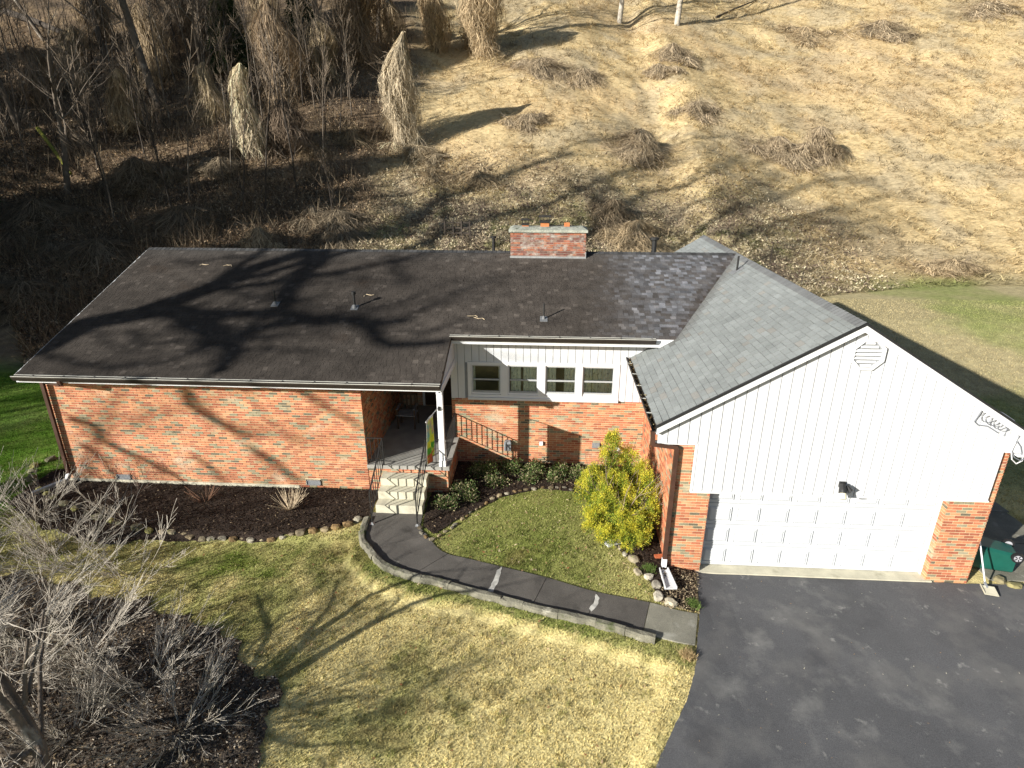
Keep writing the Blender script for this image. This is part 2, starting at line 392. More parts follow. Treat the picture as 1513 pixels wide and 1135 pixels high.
# driveway, apron, side path
drive_poly = [(7.98, -2.44), (13.8, -2.44), (15.3, -2.40), (19, -2.5), (27, -3), (27, -22), (-4, -22), (3.5, -13)]+[tuple(at(*p)[:2]) for p in ((962, 1150), (985, 1100), (1010, 1050), (1026, 1000), (1029, 962), (1033, 905))]
sheet('driveway', drive_poly, 'asphalt', .022, step=.5, thick=.12, kind='structure', edge=.12, jit=.012)
MB().box(7.95, 13.0, -2.452, -2.0, -.5, -.325).build('concrete_apron', 'concrete', kind='structure')
side_poly = [(14.35, -2.33), (16.9, -2.2), (16.6, 0.2), (16.4, 6), (14.35, 6)]
path = tag(link(bpy.data.objects.new('side_path', None)), kind='structure')
for a, b in ((-2.3, -.95), (-.93, .4), (.42, 1.9), (1.92, 3.4), (3.42, 5)):
    sheet('slab', [(14.3, a), (16.6, a+.06), (16.5, b+.05), (14.3, b)], 'walk_pale', .03, step=.5, thick=.1, parent=path)

# front walk with its slabs, and the low stone kerb on its outer side
O = [(549, 768), (541, 796), (551, 815), (572, 837), (612, 853), (658, 864), (722, 880), (787, 897), (868, 918), (950, 939), (997, 951), (1027, 959)]
I = [(619, 768), (622, 782), (632, 796), (645, 812), (662, 821), (690, 830), (739, 841), (808, 858), (883, 877), (960, 895), (1000, 905), (1031, 912)]
Ow = [at(*p) for p in O]; Iw = [at(*p) for p in I]
Ow[0] = Vector((.34, -.95, 0)); Iw[0] = Vector((1.60, -.95, 0))
Os = spline(Ow, 6); Is = spline(Iw, 6)
walk = tag(link(bpy.data.objects.new('front_walk', None)), kind='structure')
for n, (a, b) in enumerate(((0, 2), (2, 4), (4, 6), (6, 7), (7, 8), (8, 9), (9, 11))):
    o_ = Os[a*6:b*6+1]; i_ = Is[a*6:b*6+1]
    P = [Vector(p) for p in o_]+[Vector(p) for p in i_[::-1]]
    # a joint between slabs
    d = (Vector(o_[-1])-Vector(o_[-2])).normalized()*.012; P[len(o_)-1] -= d; P[len(o_)] -= d
    sheet('slab', [tuple(p) for p in P], 'walk_pale' if a == 9 else 'walk', .03, step=.3, thick=.1, parent=walk, edge=.2)
for q in ([(734, 846), (742, 843), (736, 862), (728, 880), (720, 879), (728, 862)], [(880, 884), (886, 886), (882, 900), (874, 910), (870, 902), (876, 894)]):
    sheet('cement_patch', [tuple(at(*p)[:2]) for p in q], 'patch', .034, step=.2, parent=walk, edge=.06, jit=.012)
kerb = thing('stone_kerb', 'low weathered stone kerb along the outer edge of the curved front walk', 'kerb', (Os[30][0], Os[30][1], g1(*Os[30])))
acc = 0; seg = []; ks = []
for j in range(2, len(Os)-7):
    seg.append(j); acc += (Vector(Os[j+1])-Vector(Os[j])).length
    if acc > random.uniform(.35, .75): seg.append(j+1); ks.append(seg); seg = []; acc = 0
for sg_ in ks:
    V = []; m = len(sg_)
    hj = random.uniform(-.012, .012)
    for q, j in enumerate(sg_):
        p = Vector(Os[j]); t = (Vector(Os[min(j+1, len(Os)-1)])-Vector(Os[j-1])).normalized(); nrm = Vector((t.y, -t.x))
        if q == m-1: p = p-t*.006
        base = g1(*p); hh = base+.105+hj
        wo = .17+random.uniform(-.02, .02)
        e = random.uniform(-.012, .012)
        V += [(*(p+nrm*(.006)), base-.1), (*(p+nrm*(.012+e)), hh-.02), (*(p+nrm*.045), hh+random.uniform(-.01, .012)), (*(p+nrm*(wo-.04)), hh+random.uniform(-.012, .01)), (*(p+nrm*wo), hh-.035), (*(p+nrm*(wo+.03)), base-.30)]
    F_ = []
    for q in range(m-1):
        for k in range(5): a_ = q*6+k; F_.append((a_+6, a_+7, a_+1, a_)[::-1])
    F_.append(tuple(range(6))[::-1]); F_.append(tuple(range((m-1)*6, m*6)))
    mk('stone', V, F_, 'kerb_stone', kerb)

# mulch beds
bedL = [(-8.34, .02), (0, .02), (.3, -.0), (.32, -1.15), (.05, -1.34), (-.83, -1.66), (-1.8, -2.06), (-3.4, -2.14), (-4.4, -2.2), (-5.8, -2.3), (-7.6, -1.9), (-9.0, -1.1), (-9.3, -.2), (-9.1, .5), (-8.34, .5)]
bedR = [(1.64, -.9), (1.72, -1.42), (2.0, -1.72), (2.69, -.9), (3.47, -.12), (4.5, .34), (5.4, .30), (5.88, -.68), (6.13, -1.69), (6.62, -2.35), (6.86, -2.96), (6.99, -3.53), (7.68, -3.70), (7.93, -2.7), (7.95, -2.43), (7.32, -2.40), (7.32, 1.72), (2.1, 1.72), (2.1, 0), (1.64, 0)]
bedT = [(-15, -2.9), (-7.4, -3.3), (-5.2, -3.75), (-3.3, -4.2), (-2, -4.7), (-1.02, -5.15), (-.4, -5.65), (.05, -6.2), (.28, -7.2), (.2, -8.6), (-2, -12), (-15, -12)]
def noisy(P, amp=.13):
    out = []
    for x, y in dense(P, .09):
        k = 0 if (-8.5 < x < 2.2 and y > -.25) or x > 7.25 or (y > 1.6) or (1.6 < x < 2.2 and y > -1.5) else 1
        out.append((x+k*amp*2*(float(fbm(x*2.2, y*2.2, 61))-.5)*1.6, y+k*amp*2*(float(fbm(x*2.2, y*2.2, 67))-.5)*1.6))
    return out
bedL, bedR, bedT = noisy(bedL, .10), noisy(bedR, .07), noisy(bedT, .30)
for p, d_ in ((bedL, .03), (bedR, .03), (bedT, .028)):
    sheet('mulch_bed', p, 'litter_bed' if p is bedT else 'mulch', d_, step=.25, kind='structure', edge=.09, jit=.02)
BEDS = (bedL, bedR, bedT)
WALKPOLY = [tuple(p) for p in Os]+[tuple(p) for p in Is[::-1]]
def free(x, y):
    """True where grass may grow"""
    m = ~inpoly(x, y, WALKPOLY)
    for p in BEDS: m &= ~inpoly(x, y, p)
    m &= ~inpoly(x, y, drive_poly); m &= ~inpoly(x, y, side_poly)
    m &= ~((x > -8.4) & (x < 2.1) & (y > 0) & (y < 11)) & ~((x > 2) & (x < 7.4) & (y > 1.7) & (y < 11)) & ~((x > 7.3) & (x < 13.8) & (y > -2.45) & (y < 9.8))
    return m

# ------------------------------------------------------------------ house
house = thing('brick_house', 'long single storey brick ranch house with white siding and an attached two car garage', 'house', (0, 0, 0))
L_, XG, YG, XE, DR = 8.326, 7.303, -2.404, 2.05, 1.706
XGE = 13.75
RED = [(.43, .165, .085), (.47, .205, .10), (.38, .13, .068), (.50, .25, .13), (.30, .10, .055), (.44, .18, .088), (.40, .145, .075)]
GREY = [(.22, .20, .13), (.27, .24, .16), (.13, .115, .08), (.34, .24, .14)]
PAL = RED+GREY
def pick(): return random.randrange(len(RED)) if random.random() < .80 else len(RED)+random.randrange(len(GREY))
CAND = []; FIELD = []
def brick_wall(p0, ang, L, z0, z1, holes=(), thick=.19, field=True, matb='brick', pal=None, single=True):
    p0 = Vector((*p0, 0)); u = Vector((math.cos(ang), math.sin(ang), 0)); n = Vector((math.sin(ang), -math.cos(ang), 0))
    us = sorted({0, L, *[h[0] for h in holes], *[h[1] for h in holes]}); zs = sorted({z0, z1, *[h[2] for h in holes], *[h[3] for h in holes]})
    mb = MB()
    for a, b in zip(us, us[1:]):
        for c, d in zip(zs, zs[1:]):
            if any(h[0] <= a and b <= h[1] and h[2] <= c and d <= h[3] for h in holes): continue
            a_ = a+(.009 if a == 0 else 0); b_ = b-(.009 if b == L else 0)
            o = p0+u*a_-n*.007+Vector((0, 0, c))
            mb.obox(o, u*(b_-a_), -n*thick, Vector((0, 0, d-c)))
    wall = mb.build('brick_wall', 'mortar', house)
    if not field: return wall
    P = .2032; H = .0677; i_ = 0; z = z0+.005
    while z+.05 < z1+.02:
        zt = min(z+.0545, z1)
        a = -(.1016 if i_ % 2 else 0)
        while a < L:
            s, e = max(a, 0)+.0, min(a+P-.0125, L)
            parts = [(s, e)]
            for h in holes:
                if h[2] < zt-.02 and h[3] > z+.02:
                    q = []
                    for s_, e_ in parts:
                        if e_ <= h[0] or s_ >= h[1]: q.append((s_, e_)); continue
                        if s_ < h[0]: q.append((s_, h[0]))
                        if e_ > h[1]: q.append((h[1], e_))
                    parts = q
            for s_, e_ in parts:
                if e_-s_ < .03: continue
                ci = pick() if pal is None else None
                pr = random.uniform(-.0015, .0015)
                rec = (wall, p0, u, n, s_, e_, z, zt, ci, pr, pal, matb)
                if single and pal is None and abs((e_-s_)-(P-.0125)) < .002 and zt-z > .055: CAND.append(rec)
                else: FIELD.append(rec)
            a += P
        z += H; i_ += 1
    return wall
# left wing front; foundation strip below it
brick_wall((-L_, 0), 0, L_, .0, 3.06, holes=[(1.38, 1.80, .06, .20), (6.62, 7.02, .07, .235)])
MB().box(-L_-.02, -1.9, -.025, .1, -.25, .055).build('foundation', 'concrete', house)
for x0, z0 in ((-L_+1.39, .065), (-L_+6.63, .075)):
    v = MB().box(x0, x0+.39, -.03, .02, z0, z0+.025).box(x0, x0+.02, -.03, .02, z0, z0+.15).box(x0+.37, x0+.39, -.03, .02, z0, z0+.15).box(x0, x0+.39, -.03, .02, z0+.13, z0+.15).build('foundation_vent', 'metal', house)
    s_ = MB()
    for k in range(4): s_.obox((x0+.02, -.012, z0+.028+k*.026), (.35, 0, 0), (0, .03, .012), (0, -.004, .012))
    s_.build('louver', 'grey_paint', v)
# west end, south wall below the deck, porch walls, recessed wall, garage walls
brick_wall((-L_, 11.0), -math.pi/2, 11.0-.0, 0, 3.0, single=False)
brick_wall((0, 0), math.pi/2, 3.9, .76, 3.06, single=False)
brick_wall((0, 3.9), 0, 1.98, .76, 3.06, holes=[(.75, 1.68, .77, 2.85)], single=False)
brick_wall((.0, .012), 0, 2.10, -.25, .655, single=False)                     # face of the deck
brick_wall((2.10, .012), math.pi/2, 1.68, -.1, .655, single=False)
brick_wall((1.98, 3.9), -math.pi/2, 2.19, .76, 3.3, single=False)
brick_wall((1.98, DR), 0, XG-1.98, -.05, 1.965)
brick_wall((XG, DR+.2), -math.pi/2, DR+.2-YG, -.38, 3.2, single=False)
brick_wall((XG, YG), 0, .765, -.38, 2.90)
brick_wall((12.885, YG), 0, XGE-12.885, -.38, 2.90)
brick_wall((8.068, YG), math.pi/2, .26, -.38, 1.76, single=False)
brick_wall((12.885, YG+.26), -math.pi/2, .26, -.38, 1.76, single=False)
brick_wall((XGE, YG), math.pi/2, 12.2, -.38, 2.9, single=False)
brick_wall((-L_, 11.0), math.pi, 0.01, 0, .01, field=False)
MB().box(-L_, XG, 10.9, 11.0, -.1, 3.0).build('rear_wall', 'mortar', house)
MB().box(XG, XGE, 9.7, 9.8, -.3, 3.0).build('rear_wall', 'mortar', house)
# the 300 bricks that show largest are single bricks
def score(r):
    p0, u, n, s_, e_, z = r[1], r[2], r[3], r[4], r[5], r[6]
    a = p0+u*s_+Vector((0, 0, z)); b = p0+u*e_+Vector((0, 0, z))
    if (CAM-a).dot(n) <= 0: return 0
    A = project(a); B = project(b)
    if n.y > -.5: return 0
    return abs(A[0]-B[0])
CAND.sort(key=score, reverse=True)
BM_ = {}
for r in CAND[:300]:
    wall, p0, u, n, s_, e_, z, zt, ci, pr, pal, mb_ = r
    if ci not in BM_:
        hl = (.2032-.0125)/2
        me = MB(); me.obox((-hl, 0, 0), (2*hl, 0, 0), (0, .012, 0), (0, 0, .0545), PAL[ci])
        o = me.build('brick', mb_, None); BM_[ci] = o.data; bpy.data.objects.remove(o)
    o = link(bpy.data.objects.new('brick', BM_[ci])); o.parent = wall
    o.location = p0+u*((s_+e_)/2)+n*pr+Vector((0, 0, z)); o.rotation_euler = (0, 0, math.atan2(u.y, u.x))
def field_mesh(recs, name, m):
    V = []; C = []
    for wall, p0, u, n, s_, e_, z, zt, ci, pr, pal, mb_ in recs:
        f = p0+n*pr; b = p0-n*.011; c = PAL[ci] if pal is None else pal[random.randrange(len(pal))]
        V += [f+u*s_+Vector((0, 0, z)), f+u*e_+Vector((0, 0, z)), f+u*e_+Vector((0, 0, zt)), f+u*s_+Vector((0, 0, zt)),
              b+u*s_+Vector((0, 0, z)), b+u*e_+Vector((0, 0, z)), b+u*e_+Vector((0, 0, zt)), b+u*s_+Vector((0, 0, zt))]
        C += [c]*8
    k = np.arange(len(recs))[:, None, None]*8
    Fq = (np.array([[0, 1, 2, 3], [4, 0, 3, 7], [1, 5, 6, 2], [3, 2, 6, 7], [4, 5, 1, 0]])[None]+k).reshape(-1, 4)
    return mk(name, np.array([tuple(v) for v in V]), Fq, m, house, cols=C, kind='stuff')
field_mesh(FIELD+CAND[300:], 'brick_field', 'brick'); print('bricks', len(FIELD)+len(CAND))

# ---- roofs
S = .362; Z0 = 3.418; YR = 5.509; ZR = Z0+S*YR; XL = -8.42
GS = .607; GX = 10.371; GZ = 5.415; GY0, GY1 = -2.60, 9.8; GXL = XG-.502; GXR = 14.42
gz = lambda x: GZ-GS*abs(x-GX)
def slope_deck(mb, P, th=.13):
    P = [Vector(p) for p in P]; mb.prism([tuple(p-Vector((0, 0, th+.012))) for p in P], (0, 0, th))
mb = MB()
zf = lambda y: Z0+S*y
slope_deck(mb, [(XL, -.526, zf(-.526)), (XE+.06, -.526, zf(-.526)), (XE+.06, YR, ZR), (XL, YR, ZR)])
slope_deck(mb, [(XE+.06, 1.305, zf(1.305)), (10.3, 1.305, zf(1.305)), (10.3, YR, ZR), (XE+.06, YR, ZR)])
slope_deck(mb, [(XL, YR, ZR), (10.3, YR, ZR), (10.3, 11.5, ZR-S*(11.5-YR)), (XL, 11.5, ZR-S*(11.5-YR))])
roofA = mb.build('main_roof', 'wood_dark', house)
mb = MB()
slope_deck(mb, [(GXL, GY0, gz(GXL)), (GX, GY0, GZ), (GX, GY1, GZ), (GXL, GY1, gz(GXL))])
slope_deck(mb, [(GX, GY0, GZ), (GXR, GY0, gz(GXR)), (GXR, GY1, gz(GXR)), (GX, GY1, GZ)])
roofB = mb.build('garage_roof', 'pipe', house)
def shingles(o, a, b, La, Lb, expo, widths, test, colf, seed, gap=.006):
    """o eave corner, a unit along the eave, b unit up the slope"""
    o = np.array(o, float); a = np.array(a, float); b = np.array(b, float); n = np.cross(a, b); rr = random.Random(seed)
    rows = int(Lb/expo)+1; rec = []
    for i_ in range(rows):
        s0 = i_*expo; s1 = min(s0+expo*(1.04 if gap < .01 else .955), Lb)
        if s1-s0 < .02: continue
        t = -rr.uniform(0, .3)
        while t < La:
            w_ = rr.choice(widths); t0, t1 = max(t, 0), min(t+w_-gap, La); t += w_
            if t1-t0 < .02: continue
            m = o+a*(t0+t1)/2+b*(s0+s1)/2
            if not test(m): continue
            rec.append((t0, t1, s0, s1, rr.uniform(.004, .007), m, w_))
    T0, T1, S0, S1, H = [np.array([r[k] for r in rec])[:, None] for k in range(5)]
    J = RNG.uniform(-.004, .004, (len(rec), 1))
    v = [o+a*T0+b*(S0+J), o+a*T1+b*(S0+J), o+a*T1+b*S1, o+a*T0+b*S1]
    top = [v[0]+n*H, v[1]+n*H, v[2]+n*.002, v[3]+n*.002]; bot = [v[0]-n*.01, v[1]-n*.01, v[2]-n*.01, v[3]-n*.01]
    V = np.stack(top+bot, 1)
    C = np.array([colf(r[5], rr) for r in rec])
    return rec, V, C
FQ = np.array([[0, 1, 2, 3], [4, 5, 1, 0], [4, 0, 3, 7], [5, 6, 2, 1]])
def build_sh(V, C, parent, m, name='shingle_field'):
    k = np.arange(len(V))[:, None, None]*8
    return mk(name, V.reshape(-1, 3), (FQ[None]+k).reshape(-1, 4), m, parent, cols=np.repeat(C, 8, 0), kind='stuff')
nb = math.hypot(1, S); bU = (0, 1/nb, S/nb)
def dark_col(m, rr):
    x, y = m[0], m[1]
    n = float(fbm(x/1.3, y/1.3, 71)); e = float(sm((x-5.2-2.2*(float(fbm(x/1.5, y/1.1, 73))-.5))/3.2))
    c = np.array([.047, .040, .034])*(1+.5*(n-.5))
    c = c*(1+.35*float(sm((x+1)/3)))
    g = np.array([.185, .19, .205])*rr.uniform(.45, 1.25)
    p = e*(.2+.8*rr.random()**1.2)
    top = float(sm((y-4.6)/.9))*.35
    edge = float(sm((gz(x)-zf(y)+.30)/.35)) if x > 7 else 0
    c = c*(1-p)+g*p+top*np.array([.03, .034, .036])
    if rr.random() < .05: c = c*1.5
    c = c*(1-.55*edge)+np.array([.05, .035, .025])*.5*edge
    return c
tabs = [.13, .15, .17, .15]
hid = lambda m: m[2] > (gz(m[0])-.05 if GXL < m[0] and m[1] < GY1 else -9)
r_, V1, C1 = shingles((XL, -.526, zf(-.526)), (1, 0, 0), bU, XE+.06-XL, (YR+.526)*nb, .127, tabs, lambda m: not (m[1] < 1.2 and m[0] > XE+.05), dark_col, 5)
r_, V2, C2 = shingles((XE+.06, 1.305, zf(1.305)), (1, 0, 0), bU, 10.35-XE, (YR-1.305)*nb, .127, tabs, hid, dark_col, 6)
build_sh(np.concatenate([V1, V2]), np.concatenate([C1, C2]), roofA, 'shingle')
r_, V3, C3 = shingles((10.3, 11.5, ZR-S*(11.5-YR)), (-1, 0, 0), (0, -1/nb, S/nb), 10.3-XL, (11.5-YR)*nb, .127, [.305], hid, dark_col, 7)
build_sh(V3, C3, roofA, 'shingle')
gb = math.hypot(1, GS)
def grey_col(m, rr):
    n = float(fbm(m[0]/.8, m[1]/.8, 75)); c = np.array([.215, .23, .225])*rr.uniform(.91, 1.08)*(1+.2*(n-.5))
    if rr.random() < .05: c = c*np.array([1.05, .97, .92])
    # darker and browner beside the valley
    if m[0] < GX and m[1] < YR:
        d = abs((gz(m[0])-zf(m[1]))) if m[1] > 1.1 else 9
        k = float(sm((.30-d)/.3)); c = c*(1-.45*k)+np.array([.055, .04, .03])*.4*k
    return c
r1, W1, D1 = shingles((GXL, GY1, gz(GXL)), (0, -1, 0), (1/gb, 0, GS/gb), GY1-GY0, (GX-GXL)*gb, .145, [.16, .2, .24, .3], lambda m: m[1] < DR+.02 or m[2] > (zf(m[1]) if m[1] < YR else ZR-S*(m[1]-YR))-.05, grey_col, 8, .022)
# keep the 300 tabs that show largest as single shingles
dist = np.array([(Vector(r[5])-CAM).length/(r[1]-r[0])**.5 for r in r1]); order = np.argsort(dist); sel = set(order[:300].tolist())
keep = np.array([k not in sel for k in range(len(r1))])
build_sh(W1[keep], D1[keep], roofB, 'grey_shingle')
for k in sel:
    V = W1[k]; c = V[:4].mean(0); o = mk('shingle', V-c, [tuple(f) for f in FQ], 'grey_shingle', roofB, cols=np.repeat(D1[k][None], 8, 0), local=True); o.location = c
r2, W2, D2 = shingles((GXR, GY0, gz(GXR)), (0, 1, 0), (-1/gb, 0, GS/gb), GY1-GY0, (GXR-GX)*gb, .145, [.305], lambda m: True, grey_col, 9, .022)
build_sh(W2, D2, roofB, 'grey_shingle')
# ridge caps
mb = MB()
for y in np.arange(GY0, GY1, .14):
    c = .18*random.uniform(.85, 1.1); h = .013
    mb.add([(GX, y, GZ+h+.012), (GX+.15, y, GZ-.15*GS+h+.008), (GX+.15, y+.16, GZ-.15*GS+h-.002), (GX, y+.16, GZ+h), (GX-.15, y, GZ-.15*GS+h+.008), (GX-.15, y+.16, GZ-.15*GS+h-.002)], [(0, 1, 2, 3), (4, 0, 3, 5)], (c, c*1.03, c*1.03))
mb.build('ridge_cap', 'grey_shingle', roofB, kind='stuff')
mb = MB()
for x in np.arange(XL, 10.2, .14):
    c = .06*random.uniform(.8, 1.3); h = .013
    mb.add([(x, YR, ZR+h), (x+.16, YR, ZR+h+.01), (x+.16, YR-.15, ZR-.15*S+h+.006), (x, YR-.15, ZR-.15*S+h-.004), (x+.16, YR+.15, ZR-.15*S+h+.006), (x, YR+.15, ZR-.15*S+h-.004)], [(3, 2, 1, 0), (0, 1, 4, 5)], (c, c, c))
mb.build('ridge_cap', 'shingle', roofA, kind='stuff')

# ---- fascias, soffits, gable faces
mb = MB()
mb.box(XL, XE+.06, -.53, -.505, 3.04, 3.20).box(XL, XE+.06, -.50, .02, 3.04, 3.06).box(XE+.02, 10.3, 1.30, 1.325, 3.66, 3.87)
mb.box(XE+.06, XG+1, 1.33, DR, 3.66, 3.675)
mb.build('fascia', 'white_trim', house)
# porch gable infill: white boards over a beam
pg = MB()
pg.add([(XE, -.50, 3.0), (XE, 1.70, 3.0), (XE, 1.70, zf(1.7)-.16), (XE, -.50, zf(-.5)-.10), (XE+.05, -.50, 3.0), (XE+.05, 1.70, 3.0), (XE+.05, 1.70, zf(1.7)-.16), (XE+.05, -.50, zf(-.5)-.10)],
       [(0, 1, 2, 3)[::-1], (4, 5, 6, 7), (0, 4, 7, 3), (1, 0, 4, 5)[::-1], (3, 7, 6, 2)[::-1]])
infill = pg.build('porch_gable', 'white_siding', house)
for k in range(8):
    y0 = -.48+k*.27; y1 = min(y0+.264, 1.69)
    MB().add([(XE+.051, y0, 3.16), (XE+.051, y1, 3.16), (XE+.051, y1, zf(y1)-.17), (XE+.051, y0, max(zf(y0)-.12, 3.17)), (XE+.06, y0, 3.16), (XE+.06, y1, 3.16), (XE+.06, y1, zf(y1)-.17), (XE+.06, y0, max(zf(y0)-.12, 3.17))], [(4, 5, 6, 7), (0, 4, 7, 3), (5, 1, 2, 6), (0, 1, 5, 4)]).build('siding_board', 'white_siding', infill)
MB().box(XE-.06, XE+.075, -.50, 1.70, 2.96, 3.15).build('porch_beam', 'white_trim', house)
MB().box(0, 2.0, -.03, .10, 2.9, 3.03).build('porch_beam', 'white_trim', house)
MB().box(0, 2.0, 0, 3.9, 3.06, 3.09).build('porch_ceiling', 'interior', house)
# west gable end
MB().prism([(-L_, 0, 3.0), (-L_, YR, ZR-.16), (-L_, 11, 3.0)], (.05, 0, 0)).build('gable_end', 'white_siding', house)
MB().obox((XL-.012, -.53, zf(-.53)-.15), (.02, 0, 0), (0, YR+.53, S*(YR+.53)), (0, 0, .15)).obox((XL-.012, 11.5, ZR-S*(11.5-YR)-.15), (.02, 0, 0), (0, -(11.5-YR), S*(11.5-YR)), (0, 0, .15)).build('rake_board', 'white_trim', house)

# ---- recessed wall siding and the four windows
back = MB(); back.box(1.985, XG, DR+.012, DR+.10, 3.0, 3.70).box(1.985, 2.46, DR+.012, DR+.10, 1.965, 3.0).box(6.54, XG, DR+.012, DR+.10, 1.965, 3.0)
WIN = [(2.545, 3.365), (3.545, 4.386), (4.562, 5.418), (5.563, 6.430)]
siding = back.build('wall_siding', 'grey_paint', house)
x = 1.985
while x < XG-.02:
    x1 = min(x+.1985, XG); segs = [(1.967, 3.70)] if (x1 < 2.47 or x > 6.53) else [(3.02, 3.70)]
    for a, b in segs: MB().box(x, x1-.013, DR-.012, DR+.013, a, b).build('siding_board', 'white_siding', siding)
    x += .1985
cas = MB().box(2.45, 6.55, DR-.035, DR+.06, 2.97, 3.04).box(2.45, 6.55, DR-.075, DR+.06, 1.955, 2.02).box(2.45, 6.55, DR-.03, DR+.06, 2.02, 2.10)
edges = [2.45]+[v for w_ in WIN for v in w_]+[6.55]
for k in range(0, len(edges), 2): cas.box(edges[k], edges[k+1], DR-.031, DR+.06, 2.10, 2.97)
cas.build('window_casing', 'white_trim', house)
for k, (a, b) in enumerate(WIN):
    fr = MB()
    for (x0, x1, z0, z1) in ((a, a+.028, 2.10, 2.97), (b-.028, b, 2.10, 2.97), (a+.028, b-.028, 2.935, 2.97), (a+.028, b-.028, 2.10, 2.15)): fr.box(x0, x1, DR+.0, DR+.05, z0, z1)
    win = fr.build('window', 'white_trim', house)
    sa = MB()
    for (x0, x1, z0, z1, y) in ((a+.028, b-.028, 2.50, 2.545, .02), (a+.028, a+.055, 2.15, 2.50, .015), (b-.055, b-.028, 2.15, 2.50, .015), (a+.055, b-.055, 2.15, 2.20, .015), (a+.028, a+.055, 2.545, 2.935, .03), (b-.055, b-.028, 2.545, 2.935, .03), (a+.055, b-.055, 2.905, 2.935, .03)): sa.box(x0, x1, DR+y, DR+y+.022, z0, z1)
    sa.build('sash', 'sash', win)
    MB().box(a+.05, b-.05, DR+.030, DR+.034, 2.18, 2.51).build('pane', 'glass', win)
    MB().box(a+.05, b-.05, DR+.045, DR+.049, 2.53, 2.92).build('pane', 'glass', win)
    # gathered lace curtains, left and right of a gap
    w_ = b-a
    for (c0, c1) in {0: ((0, .12), (.9, 1)), 1: ((.10, .42), (.50, .96)), 2: ((.04, .34), (.60, 1)), 3: ((.02, .30), (.32, 1))}[k]:
        n_ = max(6, int((c1-c0)*w_/.018)); V = []; F_ = []
        for q in range(n_+1):
            xx = a+w_*(c0+(c1-c0)*q/n_); yy = DR+.095+.018*math.sin(q*1.35)+.006*math.sin(q*3.1)
            V += [(xx, yy, 2.11), (xx, yy, 2.96)]
            if q: F_.append((2*q-2, 2*q, 2*q+1, 2*q-1))
        mk('curtain', V, F_, 'curtain', win)
# dark room behind them
MB().box(2.2, 7.2, 4.0, 4.1, 1.0, 3.4).box(2.2, 7.2, DR+.25, 4.0, 1.0, 1.1).box(2.1, 2.2, DR+.2, 4, 1, 3.4).box(7.2, 7.28, DR+.2, 4, 1, 3.4).box(2.2, 7.2, DR+.2, 4, 3.4, 3.5).build('room', 'interior', house)

# ---- garage gable siding
GYF = YG-.09
rk = lambda x: gz(x)-.155
gs = MB()
gs.prism([(7.68, GYF+.025, 1.76), (13.53, GYF+.025, 1.76), (13.53, GYF+.025, 2.84), (GXR-.05, GYF+.025, 2.84), (GXR-.05, GYF+.025, rk(GXR-.05)+.02), (GX, GYF+.025, rk(GX)+.02), (GXL+.05, GYF+.025, rk(GXL+.05)+.02), (GXL+.05, GYF+.025, 2.87+.2), (7.0, GYF+.025, 2.87), (7.68, GYF+.025, 2.87)], (0, .065, 0))
gsid = gs.build('gable_siding', 'groove', house)
x = GXL+.06
while x < GXR-.06:
    x1 = min(x+.2032, GXR-.05); xa, xb = x, x1-.017
    zb = 1.745 if (xa > 7.66 and xb < 13.56) else 2.835
    if xa < 7.66 < xb: xa_ = xa
    zt1, zt2 = rk(xa), rk(xb)
    if min(zt1, zt2) > zb+.02:
        P = [(xa, GYF, zb), (xb, GYF, zb), (xb, GYF, zt2)]+([(GX, GYF, rk(GX))] if xa < GX < xb else [])+[(xa, GYF, zt1)]
        P = [(p[0], p[1]+.025, p[2]) for p in P]
        MB().prism(P[::-1], (0, -.025, 0)).build('siding_board', 'white_siding', gsid)
    x += .2032
tr = MB()
tr.box(7.63, 13.57, GYF-.012, GYF+.06, 1.715, 1.745).box(7.63, 7.668, GYF-.010, GYF+.05, 1.745, 2.84)
tr.build('siding_trim', 'white_trim', house)
for sx, xe_ in ((-1, GXL), (1, GXR)):      # rake boards and the dark drip edge
    z1 = gz(xe_)
    MB().obox(*((( xe_, GY0-.008, z1-.165), (GX-xe_, 0, GZ-z1), (0, .03, 0), (0, 0, .145)) if sx < 0 else ((GX, GY0-.008, GZ-.165), (xe_-GX, 0, z1-GZ), (0, .03, 0), (0, 0, .145)))).build('rake_board', 'white_trim', house)
    MB().obox(*(((xe_-.02, GY0-.020, z1-.035), (GX-xe_+.02, 0, GZ-z1), (0, .06, 0), (0, 0, .045)) if sx < 0 else ((GX, GY0-.020, GZ-.035), (xe_-GX+.02, 0, z1-GZ), (0, .06, 0), (0, 0, .045)))).build('drip_edge', 'pipe', house)
MB().box(GXL+.02, XG+.4, GYF+.03, YG, 2.80, 2.86).box(GXL+.01, GXL+.03, GY0, DR, gz(GXL)-.17, gz(GXL)-.03).box(GXL+.03, XG, YG-.0, DR, 2.98, 3.0).build('soffit', 'white_trim', house)
MB().box(XGE, GXR-.02, GY0, GY1, 2.80, 2.82).box(GXR-.04, GXR-.02, GY0, GY1, gz(GXR)-.16, gz(GXR)-.03).build('soffit', 'white_trim', house)
